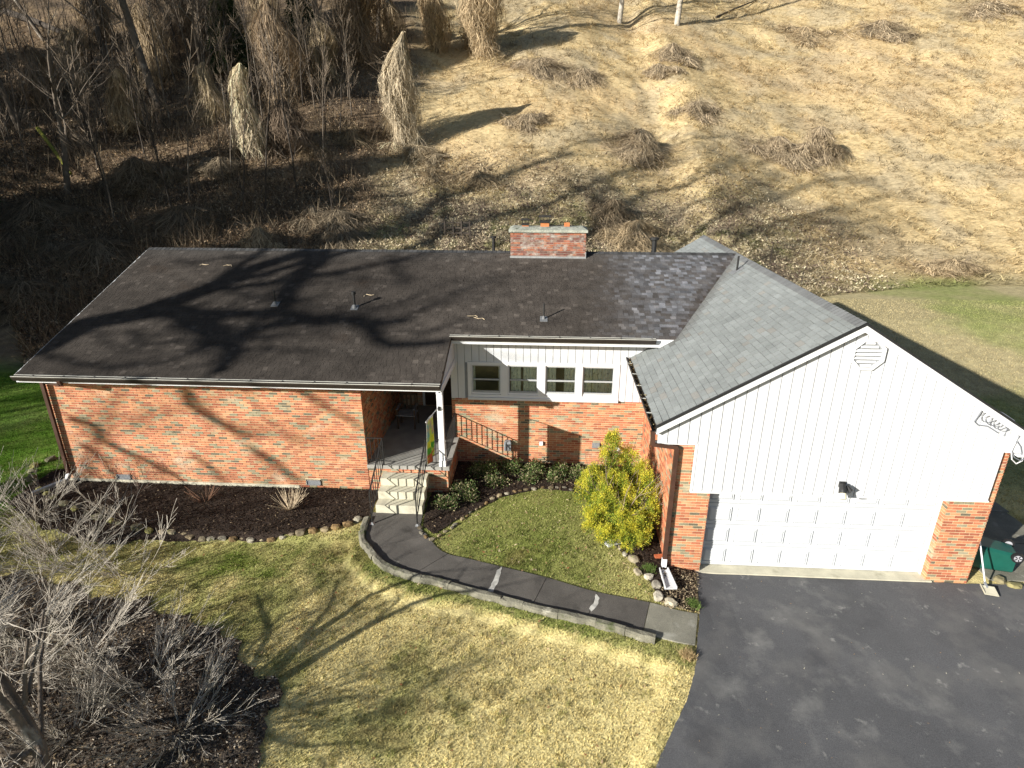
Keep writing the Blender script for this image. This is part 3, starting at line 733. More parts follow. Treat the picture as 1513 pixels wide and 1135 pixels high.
# octagonal louvre vent
ov = MB(); cx_, cz_, ro, ri = 10.56, 4.80, .33, .27
A8 = [math.pi/8+k*math.pi/4 for k in range(8)]
for k in range(8):
    a, b = A8[k], A8[(k+1) % 8]
    P = [(cx_+ro*math.cos(a), GYF, cz_+ro*math.sin(a)), (cx_+ro*math.cos(b), GYF, cz_+ro*math.sin(b)), (cx_+ri*math.cos(b), GYF, cz_+ri*math.sin(b)), (cx_+ri*math.cos(a), GYF, cz_+ri*math.sin(a))]
    ov.prism(P, (0, -.045, 0))
vent = ov.build('gable_vent', 'white_trim', house)
for k in range(7):
    z = cz_-.24+k*.073; hw = min(ri*.98, (ri/math.cos(math.pi/8)-abs(z+.03-cz_))*1.0+.02) if abs(z+.03-cz_) > .11 else ri*.98
    MB().obox((cx_-hw, GYF-.032, z), (2*hw, 0, 0), (0, .028, .034), (0, -.008, .008)).build('louver', 'white_trim', vent)
MB().prism([(cx_+.28*math.cos(a), GYF-.002, cz_+.28*math.sin(a)) for a in A8], (0, -.003, 0)).build('vent_back', 'grey_paint', vent)

# ---- garage door
DY = -2.165; pa_, pb_ = onY(1038.6, 816, DY).x, onY(1358, 832, DY).x
pitch = (pb_-pa_+.11)/8; dx0 = pa_-.055; print('door', dx0, pitch)
gd = MB().box(dx0-.06, dx0+8*pitch+.01, DY+.012, DY+.05, -.325, 2.0).build('garage_door', 'grey_paint', house)
for r in range(4):
    z0 = -.318+r*.535
    MB().box(dx0-.05, dx0+8*pitch, DY-.0, DY+.012, z0+.006, z0+.529).build('door_section', 'door_white', gd)
    for c in range(8):
        x0 = dx0+c*pitch+.055; x1 = x0+pitch-.11; za = z0+.085; zb = z0+.445; g_ = .016; d = .014
        V = [(x0, DY-.001, za), (x1, DY-.001, za), (x1, DY-.001, zb), (x0, DY-.001, zb), (x0+.012, DY-.024, za+.012), (x1-.012, DY-.024, za+.012), (x1-.012, DY-.024, zb-.012), (x0+.012, DY-.024, zb-.012),
             (x0+g_, DY-.0015, za+g_), (x1-g_, DY-.0015, za+g_), (x1-g_, DY-.0015, zb-g_), (x0+g_, DY-.0015, zb-g_), (x0+g_+.03, DY-.022, za+g_+.03), (x1-g_-.03, DY-.022, za+g_+.03), (x1-g_-.03, DY-.022, zb-g_-.03), (x0+g_+.03, DY-.022, zb-g_-.03)]
        F_ = []
        for l_ in range(3):
            for q in range(4): F_.append((l_*4+q, l_*4+(q+1) % 4, l_*4+4+(q+1) % 4, l_*4+4+q))
        F_.append((12, 13, 14, 15)); mk('door_panel', V, F_, 'door_white', gd)
MB().box(dx0+8*pitch-.01, 12.885, DY-.06, DY+.05, -.325, 1.9).box(8.068, dx0, DY-.06, DY+.05, -.325, 1.9).box(8.068, 12.885, DY-.05, YG+.02, 1.73, 1.76).build('door_jamb', 'white_trim', house)

# ---- gutters, downspouts
def gutter(a, b, out, name='gutter', debris=False):
    """open trough along a-b, out = unit vector away from the wall; a,b on the roof edge"""
    a = Vector(a); b = Vector(b); o = Vector(out); up = Vector((0, 0, 1)); d = b-a
    prof = [(0, 0), (0, -.12), (.075, -.12), (.115, -.03), (.115, 0), (.105, 0), (.105, -.03), (.07, -.11), (.008, -.11), (.008, 0)]
    P = [a+o*(p[0]+.005)+up*p[1] for p in prof]; n = len(P)
    V = P+[p+d for p in P]; F_ = [(i_, (i_+1) % n, (i_+1) % n+n, i_+n) for i_ in range(n)]+[tuple(range(n))[::-1], tuple(range(n, 2*n))]
    g_ = mk(name, [tuple(v) for v in V], F_, 'gutter', house)
    bm = bmesh.new(); bm.from_mesh(g_.data); bmesh.ops.recalc_face_normals(bm, faces=bm.faces); bm.to_mesh(g_.data); bm.free()
    m = MB(); m.obox(tuple(a+o*.102), tuple(d), tuple(o*.018), (0, 0, .012)) if o.y == 0 else m.obox(tuple(a+o*.122), tuple(d), tuple(-o*.02), (0, 0, .010))
    m.build('gutter_lip', 'gutter_lip' if not debris else 'gutter', g_)
    m = MB()
    if not debris: m.obox(tuple(a-o*.03+up*.004), tuple(d), tuple(-o*-.035), (0, 0, .008)); m.build('drip_edge', 'gutter_lip', g_)
    L = d.length; k = .5
    m = MB()
    while k < L:
        p = a+d*(k/L)+o*.002
        m.beam(tuple(p+up*.008), tuple(p+o*.11+up*.012), .028, .01); k += .78
    m.build('gutter_strap', 'gutter_lip' if debris else 'gutter', g_)
    if debris:
        V = []; 
        for q in range(420):
            p = a+d*random.random()+o*random.uniform(.0, .11)+up*random.uniform(-.05, .015)
            r = [Vector((random.uniform(-.03, .03), random.uniform(-.03, .03), random.uniform(-.01, .03))) for _ in range(3)]
            V += [tuple(p+r_) for r_ in r]
        c = np.repeat(RNG.choice([0, 1, 2], len(V)//3, p=[.6, .25, .15]), 3)
        mk('leaf_litter', V, np.arange(len(V)).reshape(-1, 3), 'litter', g_, cols=np.array([(.05, .035, .02), (.14, .09, .04), (.3, .25, .14)])[c], kind='stuff')
    return g_
gutter((XL, -.53, zf(-.53)), (XE+.06, -.53, zf(-.53)), (0, -1, 0))
gutter((XE+.02, 1.30, zf(1.30)), (7.35, 1.30, zf(1.30)), (0, -1, 0))
gutter((GXL, DR-.02, gz(GXL)), (GXL, GY0+.02, gz(GXL)), (-1, 0, 0), debris=True)
def rect_pipe(pts, w_, d_, name, m, parent):
    mb = MB()
    for a, b in zip(pts, pts[1:]):
        a, b = Vector(a), Vector(b); e = (b-a).normalized()*.012; mb.beam(tuple(a-e), tuple(b+e), w_, d_)
    return mb.build(name, m, parent)
dsp = rect_pipe([(-7.25, -.60, 3.12), (-7.25, -.58, 3.02), (-8.18, -.09, 2.90), (-8.22, -.075, .22)], .09, .07, 'downspout', 'downspout', house)
rect_pipe([(-8.22, -.075, .22), (-8.25, -.16, .08), (-8.75, -.75, .0)], .10, .08, 'downspout_boot', 'metal', dsp)
ds2 = rect_pipe([(GXL-.05, YG-.06, 3.08), (GXL-.02, YG-.07, 2.80), (XG-.04, YG-.055, 2.74), (XG-.035, YG-.05, -.02)], .085, .075, 'downspout', 'downspout', house)
rect_pipe([(XG-.035, YG-.05, 0), (XG-.035, YG-.055, -.22)], .10, .09, 'downspout_boot', 'white_trim', ds2)

# ---- chimney
cx0, cx1, cy0, cy1, ct = 3.40, 5.70, 5.143, 5.95, 6.045
chim = thing('x', 'x', 'x'); bpy.data.objects.remove(chim)
core = MB().box(cx0+.008, cx1-.008, cy0+.008, cy1-.008, 4.9, ct).build('chimney', 'mortar_old', house)
CB = [(.25, .09, .055), (.29, .105, .06), (.16, .065, .05), (.14, .075, .06), (.20, .13, .10), (.30, .12, .065)]
recs = []
def chim_face(p0, ang, L, pitch_):
    u = Vector((math.cos(ang), math.sin(ang), 0)); n = Vector((math.sin(ang), -math.cos(ang), 0)); z = 4.95; k = 0
    while z+.06 < ct:
        a = -(pitch_/2 if k % 2 else 0)
        while a < L:
            s_, e_ = max(a, 0), min(a+pitch_-.0095, L)
            if e_-s_ > .03: recs.append((None, Vector((*p0, 0)), u, n, s_, e_, z, z+.056, None, random.uniform(-.004, .004), CB, ''))
            a += pitch_
        z += .0677; k += 1
for p0, ang, L in (((cx0, cy0), 0, cx1-cx0), ((cx1, cy0), math.pi/2, cy1-cy0), ((cx1, cy1), math.pi, cx1-cx0), ((cx0, cy1), -math.pi/2, cy1-cy0)): chim_face(p0, ang, L, .2032)
V = []; 
o = field_mesh(recs, 'brick', 'chimney_brick'); o.parent = core
mb = MB(); mb.box(cx0-.05, cx1+.05, cy0-.05, cy1+.05, ct, ct+.075)
P0 = [(cx0-.05, cy0-.05), (cx1+.05, cy0-.05), (cx1+.05, cy1+.05), (cx0-.05, cy1+.05)]; P1 = [(cx0+.08, cy0+.2), (cx1-.08, cy0+.2), (cx1-.08, cy1-.2), (cx0+.08, cy1-.2)]
mb.add([(*p, ct+.075) for p in P0]+[(*p, ct+.14) for p in P1], [(0, 1, 5, 4), (1, 2, 6, 5), (2, 3, 7, 6), (3, 0, 4, 7), (4, 5, 6, 7)])
MT['cap'] = mat('crown_mortar', (.30, .31, .26), .95, .35, 5, .9, 22, blot=[((.10, .11, .08), 6, .55, .1, (1, 1, 1))])
mb.build('chimney_crown', 'cap', core)
cyc = (cy0+cy1)/2
def hollow(mb, x, y, w_, z0, z1, t=.025):
    mb.box(x-w_, x+w_, y-w_, y-w_+t, z0, z1).box(x-w_, x+w_, y+w_-t, y+w_, z0, z1).box(x-w_, x-w_+t, y-w_+t, y+w_-t, z0, z1).box(x+w_-t, x+w_, y-w_+t, y+w_-t, z0, z1)
for x, w_, h in ((3.84, .10, .10), (4.44, .13, .16), (5.12, .085, .13)):
    mb = MB(); hollow(mb, x, cyc, w_, ct+.12, ct+.12+h); fl = mb.build('clay_flue', 'flue', core)
for x, w_, zb, zt in ((3.84, .11, ct+.17, ct+.36), (4.44, .17, ct+.26, ct+.46)):
    mb = MB(); mb.box(x-w_, x+w_, cyc-w_, cyc+w_, zb, zb+.05); mb.prism([(x-w_-.03, cyc-w_-.03, zt-.04), (x+w_+.03, cyc-w_-.03, zt-.04), (x+w_+.03, cyc-w_-.03, zt-.02), (x, cyc-w_-.03, zt+.015), (x-w_-.03, cyc-w_-.03, zt-.02)], (0, 2*w_+.06, 0))
    for sx in (-1, 1):
        for sy in (-1, 1): mb.tube([(x+sx*w_*.85, cyc+sy*w_*.85, zb+.04), (x+sx*w_*.85, cyc+sy*w_*.85, zt-.03)], .008, 4)
    for q in np.linspace(-.8, .8, 7): mb.tube([(x+q*w_, cyc-w_*.85, zb+.04), (x+q*w_, cyc-w_*.85, zt-.03)], .004, 3); mb.tube([(x-w_*.85, cyc+q*w_, zb+.04), (x-w_*.85, cyc+q*w_, zt-.03)], .004, 3)
    mb.build('flue_cap', 'pipe', core)
MB().box(cx0-.02, cx1+.02, cy0-.03, cy0-.002, zf(cy0)-.03, zf(cy0)+.05).box(cx1, cx1+.02, cy0-.02, YR, zf(cy0)-.05, ZR+.05).build('flashing', 'metal', core)

# ---- roof pipes
def vent_pipe(x, y, z, h, r=.03, cap=False, boot=True, sl=S):
    m = MB(); m.tube([(x, y, z-.05), (x, y, z+h)], [r, r], 10)
    if cap: m.tube([(x, y, z+h-.04), (x, y, z+h+.03)], [r*1.9, r*1.9], 12)
    p = m.build('vent_pipe', 'pipe', house)
    if boot: MB().tube([(x, y, z-.04), (x, y, z+.09)], [r*2.8, r*1.15], 12).obox((x-.10, y-.12, z-.12*sl+.004), (.20, 0, 0), (0, .22, .22*sl), (0, 0, .012)).build('pipe_flashing', 'lead', p)
vent_pipe(-.751, 2.431, zf(2.431), .42, .032, True)
vent_pipe(4.488, 2.051, zf(2.051), .42, .022)
vent_pipe(-3.043, 2.531, zf(2.531), .40, .022)
vent_pipe(2.775, 6.3, ZR-S*.79, .62, .05, True)
vent_pipe(7.96, 6.3, ZR-S*.79, .62, .075, True)
vent_pipe(9.95, 3.95, gz(9.95), .42, .028, boot=False)
MB().obox((9.80, 3.80, gz(9.80)+.012), (.3, 0, .3*GS), (0, .3, 0), (-.006, 0, .008)).build('pipe_flashing', 'lead', house)

# ---- porch
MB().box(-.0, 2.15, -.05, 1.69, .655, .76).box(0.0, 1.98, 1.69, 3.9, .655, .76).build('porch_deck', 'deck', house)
SX0, SX1 = .42, 1.60; RI = .2025
for k in range(3):
    z1 = .76-RI*(k+1); y1 = -.05-.30*(k); y0 = y1-.315
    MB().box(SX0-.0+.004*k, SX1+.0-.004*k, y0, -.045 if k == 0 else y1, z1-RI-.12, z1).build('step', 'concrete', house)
post = MB().box(1.90, 2.045, -.02, .125, .76, 2.96).box(1.885, 2.06, -.035, .14, .76, .93).box(1.885, 2.06, -.035, .14, 2.86, 2.96).build('porch_post', 'white_trim', house)
def railing(a, b, n_, h=.78, low=.12, posts=(True, True), name='railing', end_drop=(0, 0), parent=None):
    """a,b: foot points; vertical balusters between a bottom and a top rail"""
    a, b = Vector(a), Vector(b); up = Vector((0, 0, 1)); mb = MB()
    mb.beam(tuple(a+up*h), tuple(b+up*h), .032, .022)
    r_ = mb.build(name, 'iron', house if parent is None else parent)
    MB().beam(tuple(a+up*low), tuple(b+up*low), .022, .014).build('bottom_rail', 'iron', r_)
    for k in range(1, n_+1):
        p = a.lerp(b, k/(n_+1)); MB().box(p.x-.008, p.x+.008, p.y-.008, p.y+.008, p.z+low, p.z+h-.01).build('baluster', 'iron', r_)
    for f, p, dr in zip(posts, (a, b), end_drop):
        if f:
            MB().box(p.x-.014, p.x+.014, p.y-.014, p.y+.014, p.z-dr, p.z+h+.01).build('rail_post', 'iron', r_)
    return r_
zw = g1(.45, -1.42)+.03
for x in (.45, 1.56):
    r_ = railing((x, -.04, .76), (x, -1.40, zw+.10), 7, h=.77, end_drop=(0, .10))
    MB().box(x-.05, x+.05, -1.45, -1.35, zw-.002, zw+.008).box(x-.02, x+.02, -1.42, -1.38, zw+.008, zw+.05).build('rail_foot', 'metal', r_)
railing((.03, -.03, .76), (.45, -.035, .76), 3, h=.77, posts=(True, False))
railing((1.56, -.035, .76), (1.90, -.03, .76), 3, h=.77, posts=(False, False))
railing((2.05, .13, .76), (2.05, 1.68, .76), 12, h=.74, posts=(False, True))
# front door in the porch shade
door = MB().box(.75, 1.68, 3.93, 3.97, .77, 2.85).build('front_door', 'wood_dark', house)
for k, (a, b) in enumerate(((.85, 1.17), (1.26, 1.58))):
    for z0, z1 in ((.9, 1.5), (1.62, 2.2), (2.3, 2.7)): MB().box(a, b, 3.915, 3.932, z0, z1).build('door_panel', 'wood_dark', door)
MB().tube([(1.6, 3.93, 1.75), (1.6, 3.87, 1.75)], [.03, .035], 10).build('door_knob', 'metal', door)
MB().box(.68, .75, 3.885, 3.96, .76, 2.92).box(1.68, 1.75, 3.885, 3.96, .76, 2.92).box(.75, 1.68, 3.885, 3.96, 2.85, 2.92).build('door_frame', 'white_trim', house)

# ---- small fittings on the walls
def fixture(x, z, parent=house):
    m = MB().box(x-.06, x+.06, GYF-.04, GYF, z-.06, z+.06).tube([(x, GYF-.03, z), (x, GYF-.12, z-.02)], .022, 8)
    f = m.build('floodlight', 'pipe', parent)
    MB().tube([(x-.05, GYF-.12, z+.07), (x-.06, GYF-.20, z-.03), (x-.065, GYF-.235, z-.08)], [.05, .075, .08], 14).build('lamp_head', 'pipe', f)
    MB().tube([(x-.065, GYF-.235, z-.075), (x-.075, GYF-.31, z-.17)], [.066, .06], 14).build('lamp', 'cream', f)
    MB().tube([(x+.05, GYF-.10, z+.01), (x+.10, GYF-.20, z-.06)], [.045, .055], 12).build('motion_sensor', 'pipe', f)
fixture(10.63, 2.03)
c = MB()
for (px, pz) in ((4.485, .64),): c.box(px-.05, px+.05, DR-.06, DR, pz-.05, pz+.06)
c.build('outlet_cover', 'white_trim', house)
MB().box(3.46, 3.62, DR-.12, DR, .45, .72).box(3.44, 3.64, DR-.14, DR-.12, .43, .70).build('meter_box', 'grey_paint', house)
MB().box(5.92, 6.13, DR-.04, DR, .55, .70).build('crawl_vent', 'metal', house)
MB().tube([(6.62, DR, .60), (6.62, DR-.12, .60), (6.66, DR-.2, .56)], [.05, .055, .06], 12).build('dryer_vent', 'white_trim', house)
# coiled service cables under the right rake
def coil(cx, cz, y, n_, w_, h_, drift, seed, r=.006, m='cable'):
    rr = random.Random(seed); P = []
    for q in range(n_*14):
        a = q/14*2*math.pi; k = q/(n_*14)
        P.append((cx+drift[0]*k+w_*math.cos(a)*(1+rr.uniform(-.15, .15)), y-.02-.03*abs(math.sin(a*.5)), cz+drift[1]*k+h_*math.sin(a)*(1+rr.uniform(-.15, .15))))
    return MB().tube(P, r, 5)
cabs = coil(12.98, 3.62, GYF, 5, .13, .10, (.42, -.22), 3).build('service_cable', 'cable', house)
for n_, (P, m, r) in enumerate((
    ([(12.82, 3.86), (12.88, 3.80), (12.84, 3.66), (12.80, 3.5), (12.9, 3.42), (13.08, 3.4), (13.2, 3.33), (13.28, 3.28)], 'cable', .012),
    ([(13.0, 3.78), (13.12, 3.76), (13.22, 3.62), (13.36, 3.48), (13.46, 3.36), (13.44, 3.2)], 'cable', .016),
    ([(13.0, 3.79), (13.25, 3.70), (13.5, 3.55), (13.62, 3.42), (13.72, 3.2), (13.7, 3.06), (13.66, 2.9), (13.74, 2.76), (13.86, 2.70), (13.95, 2.74)], 'cable', .010),
    ([(13.68, 3.08), (13.64, 2.9), (13.70, 2.72), (13.82, 2.62), (13.93, 2.68), (13.90, 2.82), (14.0, 2.95), (14.12, 3.04), (14.14, 3.16), (14.0, 3.24), (13.84, 3.30)], 'cable_white', .012),
    ([(13.9, 2.68), (13.85, 2.84), (13.78, 3.0), (13.70, 3.1)], 'cable', .008))):
    MB().tube([(x, GYF-.03-.02*math.sin(k), z) for k, (x, z) in enumerate(P)], r, 6).build('service_cable', m, house)
mast = MB().tube([(14.05, GYF-.05, 2.75), (14.05, GYF-.05, 3.02)], .02, 8).build('cable_bracket', 'cable_white', house)

# ------------------------------------------------------------------ things around the house
# garden flag on its pole, held by the porch post
fl = thing('flag', 'yellow, green and tan flag hanging from a pole on the white porch post', 'flag', (1.95, -.03, 2.35))
MB().tube([(1.95, -.035, 2.40), (1.93, -.06, 2.41), (1.90, -1.36, 2.63)], .011, 8).build('flag_pole', 'white_trim', fl)
MB().box(1.93, 1.97, -.06, -.03, 2.34, 2.45).build('bracket', 'pipe', fl)
V = []; C = []; F_ = []; nu, nv = 16, 26
for a in range(nu+1):
    for b in range(nv+1):
        u_, v_ = a/nu, b/nv
        y = -.55-.78*u_; z = 2.40+.17*(u_)+.085-1.12*v_
        x = 1.90+.035*math.sin(u_*9+v_*2.2)*(.3+v_)+.06*v_*u_-.04*v_
        V.append((x, y+.03*v_*math.sin(u_*5), z))
        n_ = float(fbm(u_*5, v_*7, 81)); n2 = float(fbm(u_*9, v_*9, 83))
        c = np.array([.55, .45, .28]) if v_ < .42 else (np.array([.62, .62, .08]) if v_ < .62 else (np.array([.12, .38, .06]) if v_ < .78 else np.array([.45, .16, .08])))
        if n_ > .56 and v_ < .5: c = np.array([.25, .42, .40])
        if n2 > .62: c = np.array([.45, .55, .12])
        if abs(u_-.5) > .46 or v_ < .04: c = np.array([.62, .62, .55])
        C.append(c*(.8+.4*n2))
for a in range(nu):
    for b in range(nv): i_ = a*(nv+1)+b; F_.append((i_, i_+nv+1, i_+nv+2, i_+1))
flc = mk('flag_cloth', V, F_, 'flag', fl, cols=C, smooth=True)
sol = flc.modifiers.new('thick', 'SOLIDIFY'); sol.thickness = .003
# porch bench in the shade
bn = thing('porch_chair', 'small slatted chair standing in the dark back of the porch', 'chair', (.55, 2.35, .76))
bx, by, bz = .55, 2.35, .76
for k in range(5): MB().box(bx-.27, bx+.27, by-.25+k*.1, by-.165+k*.1, bz+.42, bz+.44).build('seat_slat', 'grey_paint', bn)
for sx in (-1, 1):
    for sy in (-1, 1): MB().box(bx+sx*.25-.02, bx+sx*.25+.02, by+sy*.22-.02, by+sy*.22+.02, bz, bz+(.95 if sy > 0 else .62)).build('leg', 'wood_dark', bn)
    MB().box(bx+sx*.25-.03, bx+sx*.25+.03, by-.25, by+.22, bz+.62, bz+.645).build('armrest', 'grey_paint', bn)
for k in range(4): MB().box(bx-.21+k*.125, bx-.165+k*.125, by+.215, by+.235, bz+.5, bz+.92).build('back_slat', 'wood_dark', bn)
MB().box(bx-.27, bx+.27, by+.20, by+.245, bz+.90, bz+.96).build('top_rail', 'wood_dark', bn)

# wheelie bin lying on its side
bp = Vector((14.55, -1.75, g1(14.55, -1.75)+.04))
bin_ = thing('wheelie_bin', 'dark green wheeled rubbish bin lying on its side beside the right corner of the garage', 'bin', bp, 0)
ax = Vector((1, -.30, 0)).normalized(); sd_ = Vector((-ax.y, ax.x, 0)); up = Vector((0, 0, 1))
def bl(u_, v_, w_): return tuple(bp+ax*u_+sd_*v_+up*w_)
def taper(u0, u1, a0, b0, a1, b1, zc0, zc1, ch=.05):
    """chamfered box section a x b tapering along the bin's axis"""
    def ring(u_, a, b, zc):
        return [bl(u_, y, zc+z) for y, z in ((-a+ch, -b), (a-ch, -b), (a, -b+ch), (a, b-ch), (a-ch, b), (-a+ch, b), (-a, b-ch), (-a, -b+ch))]
    V = ring(u0, a0, b0, zc0)+ring(u1, a1, b1, zc1)
    return V, [tuple(range(8)), tuple(range(8, 16))[::-1]]+[(k, k+8, (k+1) % 8+8, (k+1) % 8) for k in range(8)]
m = MB(); m.add(*taper(-.40, .42, .29, .30, .23, .24, .30, .25)); m.build('bin_body', 'plastic_green', bin_)
m = MB(); m.add(*taper(-.46, -.40, .32, .325, .32, .325, .325, .325)); m.build('bin_rim', 'plastic_green', bin_)
m = MB(); m.add(*taper(-.56, -.463, .24, .25, .315, .32, .32, .325)); m.build('lid', 'plastic_green', bin_)
m = MB().tube([bl(.36, -.30, .47), bl(.36, .30, .47)], .016, 8); m.build('axle', 'plastic_black', bin_)
for sy in (-1, 1):
    wh = MB().tube([bl(.40, sy*.245, .46), bl(.40, sy*.305, .46)], .115, 18).build('wheel', 'plastic_black', bin_)
    hb = MB().tube([bl(.40, sy*.24, .46), bl(.40, sy*.311, .46)], .075, 14).build('rim', 'wheel_grey', wh)
    sp = MB()
    for k in range(5): a = k*2*math.pi/5; sp.beam(bl(.40+.02*math.cos(a), sy*.314, .46+.02*math.sin(a)), bl(.40+.07*math.cos(a), sy*.314, .46+.07*math.sin(a)), .012, .02)
    sp.build('spoke', 'plastic_black', wh)
m = MB().tube([bl(-.43, -.26, .66), bl(-.47, -.24, .74), bl(-.47, .24, .74), bl(-.43, .26, .66)], .016, 8).build('handle', 'plastic_green', bin_)
# coal shovel / broom leaning on the pier
br = thing('snow_shovel', 'old shovel with a long pale handle leaning against the garage corner', 'shovel', (14.02, -2.62, -.33))
MB().tube([(13.86, -2.25, .62), (13.98, -2.56, -.18)], .016, 8).build('handle', 'white_trim', br)
MB().obox((13.86, -2.80, -.325), (.25, -.06, 0), (.03, .22, .06), (0, -.005, .015)).obox((13.86, -2.80, -.325), (.03, .22, .06), (-.01, 0, .05), (.01, 0, 0.0)).build('blade', 'concrete', br)
MB().beam((13.98, -2.56, -.2), (14.0, -2.68, -.29), .05, .02).build('socket', 'metal', br)

# splash blocks, loose brick
def trough(name, label, c, rz, L, W0, W1, m='white_trim', tilt=0):
    t = thing(name, label, 'splash block', c, rz); V = []
    h = .07; sec = lambda y, w_: [(-w_, y, 0), (-w_, y, h), (-w_+.02, y, h), (-w_+.025, y, .02), (w_-.025, y, .02), (w_-.02, y, h), (w_, y, h), (w_, y, 0)]
    V = sec(-L/2, W0)+sec(L/2, W1)
    F_ = [(k, (k+1) % 8, (k+1) % 8+8, k+8) for k in range(8)]+[(0, 1, 2, 3)[::-1], (3, 4, 7, 0)[::-1], (4, 5, 6, 7)[::-1], (8, 9, 10, 11), (11, 12, 15, 8), (12, 13, 14, 15)]
    o = mk('trough', V, F_, m, t, local=True)
    bm = bmesh.new(); bm.from_mesh(o.data); bmesh.ops.recalc_face_normals(bm, faces=bm.faces); bm.to_mesh(o.data); bm.free()
    return t
p = at(985, 862); trough('splash_block', 'long white splash block below the brown downspout at the garage corner', (p.x, p.y, p.z+.04), R(4), .62, .13, .10)
p = at(906, 808); trough('splash_block', 'short white splash block beside the pale stones below the yellow shrub', (p.x, p.y, p.z+.05), R(-62), .38, .07, .07)
p = at(973, 826); t = thing('loose_brick', 'loose red brick lying on the mulch by the garage downspout', 'brick', (p.x, p.y, p.z+.02), R(12))
b_ = MB().box(-.10, .10, -.045, .045, .0, .057, (.42, .12, .05)); o = mk('brick', np.vstack(b_.V), b_.F, 'brick', t, cols=np.vstack(b_.C), local=True)

# edging stones
STC = [(.34, .27, .16), (.40, .34, .22), (.27, .22, .14), (.30, .20, .09), (.44, .40, .30), (.22, .20, .15)]
def stones(name, label, pts, size, px=True, gap=1.0, pal=STC, flat=.6):
    W = [at(*p) for p in pts] if px else [Vector((*p, g1(*p))) for p in pts]
    S_ = spline(W, 10); t = thing(name, label, 'stone edging', (S_[0][0], S_[0][1], g1(*S_[0]))); acc = 0; nxt = 0
    for a, b in zip(S_, S_[1:]):
        acc += math.hypot(b[0]-a[0], b[1]-a[1])
        if acc > nxt:
            l_ = random.uniform(*size); rz = math.atan2(b[1]-a[1], b[0]-a[0])+random.uniform(-.35, .35)
            V, F_ = rock((b[0]+random.uniform(-.03, .03), b[1]+random.uniform(-.03, .03), g1(*b)+.025), l_/2*1.1, l_/2*random.uniform(.6, .95), l_*random.uniform(.28, .45)*flat/.6, rz, random.random(), 2 if l_ > .2 else 1)
            c = np.array(random.choice(pal))*random.uniform(.42, .85)
            mk('stone', V, F_, 'stone', t, cols=np.tile(c, (len(V), 1)))
            acc = 0; nxt = l_*gap
stones('stone_edging', 'row of tan field stones edging the mulch bed along the brick wall', [(240, 792), (270, 796), (300, 798), (350, 800), (400, 801), (440, 795), (480, 785), (520, 778), (534, 766)], (.15, .27), gap=1.02)
stones('stone_edging', 'ragged stones around the far left end of the wall bed, by the green lawn', [(225, 790), (170, 775), (90, 745), (50, 715), (52, 690), (80, 680)], (.2, .34), gap=1.3, pal=[(.36, .34, .12), (.28, .24, .14), (.3, .28, .17)])
stones('stone_edging', 'small stones edging the curved planting bed inside the bend of the front walk', [(619, 782), (626, 796), (640, 800), (668, 783), (700, 757), (735, 738), (770, 727), (810, 722), (845, 726), (868, 745), (880, 770), (890, 790)], (.10, .19), gap=1.1)
stones('stone_edging', 'pale rocks between the yellow shrub and the front walk beside the driveway', [(908, 800), (925, 822), (938, 836), (942, 850), (962, 858), (968, 872), (973, 890), (990, 893), (1014, 900)], (.17, .32), gap=1.15, pal=[(.50, .44, .32), (.42, .36, .25), (.55, .50, .40)])
stones('stone_edging', 'yellowish rocks beside the overturned green bin', [(1472, 858), (1490, 868), (1508, 868)], (.2, .32), gap=1.1, pal=[(.50, .44, .20), (.42, .36, .2)])

# ------------------------------------------------------------------ vegetation helpers
def rnd(n, a=0., b=1.): return RNG.uniform(a, b, n)
def tri_mesh(name, P, D, Wd, cols, m, parent=None, kind=None, label=None):
    """one blade per row: root P, tip P+D, half width vector Wd"""
    V = np.stack([P-Wd, P+Wd, P+D], 1).reshape(-1, 3)
    return mk(name, V, np.arange(len(V)).reshape(-1, 3), m, parent, cols=np.repeat(cols, 3, 0), kind=kind, label=label)
def unit_h(n):
    a = rnd(n, 0, 2*math.pi); return np.stack([np.cos(a), np.sin(a), np.zeros(n)], 1)
def inview(x, y, z, mg=.22):
    d = np.stack([x-CAM.x, y-CAM.y, z-CAM.z], 1); f = d@np.array(cF); u_ = d@np.array(cR)/np.maximum(f, .1); v_ = d@np.array(cU)/np.maximum(f, .1)
    return (f > 1) & (abs(u_) < 756/FPX+mg) & (abs(v_) < 567/FPX+mg)
def blades(name, x0, x1, y0, y1, n, h, w_, lean, test, colmul=(.8, 1.2), tint=None, near=None, colf=ground_col):
    x = rnd(n, x0, x1); y = rnd(n, y0, y1); z = G(x, y); k = inview(x, y, z) & test(x, y)
    x, y, z = x[k], y[k], z[k]; n = len(x)
    a = unit_h(n); ln = rnd(n, .1, 1)*lean; hh = rnd(n, *h)
    D = a*(ln*hh)[:, None]+np.array([0, 0, 1.])*(hh*np.sqrt(1.05-np.minimum(ln, 1)**2))[:, None]
    Wd = unit_h(n)*(rnd(n, *w_)/2)[:, None]
    c = colf(x, y)*rnd(n, *colmul)[:, None]
    if tint is not None:
        q = rnd(n) < tint[1]; c[q] = c[q]*.3+np.array(tint[0])*.7
    return tri_mesh(name, np.stack([x, y, z-.004], 1), D, Wd, np.clip(c, 0, .8), 'blade', kind='stuff')
tag(blades('lawn_grass', -14, 8.2, -9.5, 1, 420000, (.02, .055), (.010, .024), 1.0, lambda x, y: free(x, y) & (rnd(len(x)) < .9), (.65, 1.45), ((.62, .52, .27), .12)), 'short dry straw coloured lawn grass with green drifts', 'grass')
tag(blades('lawn_grass', -30, -8.4, -4, 12, 120000, (.03, .07), (.02, .035), 1.0, lambda x, y: free(x, y) & (hill_t(x, y) < .5), (.6, 1.5)), 'bright green lawn at the left end of the house', 'grass')
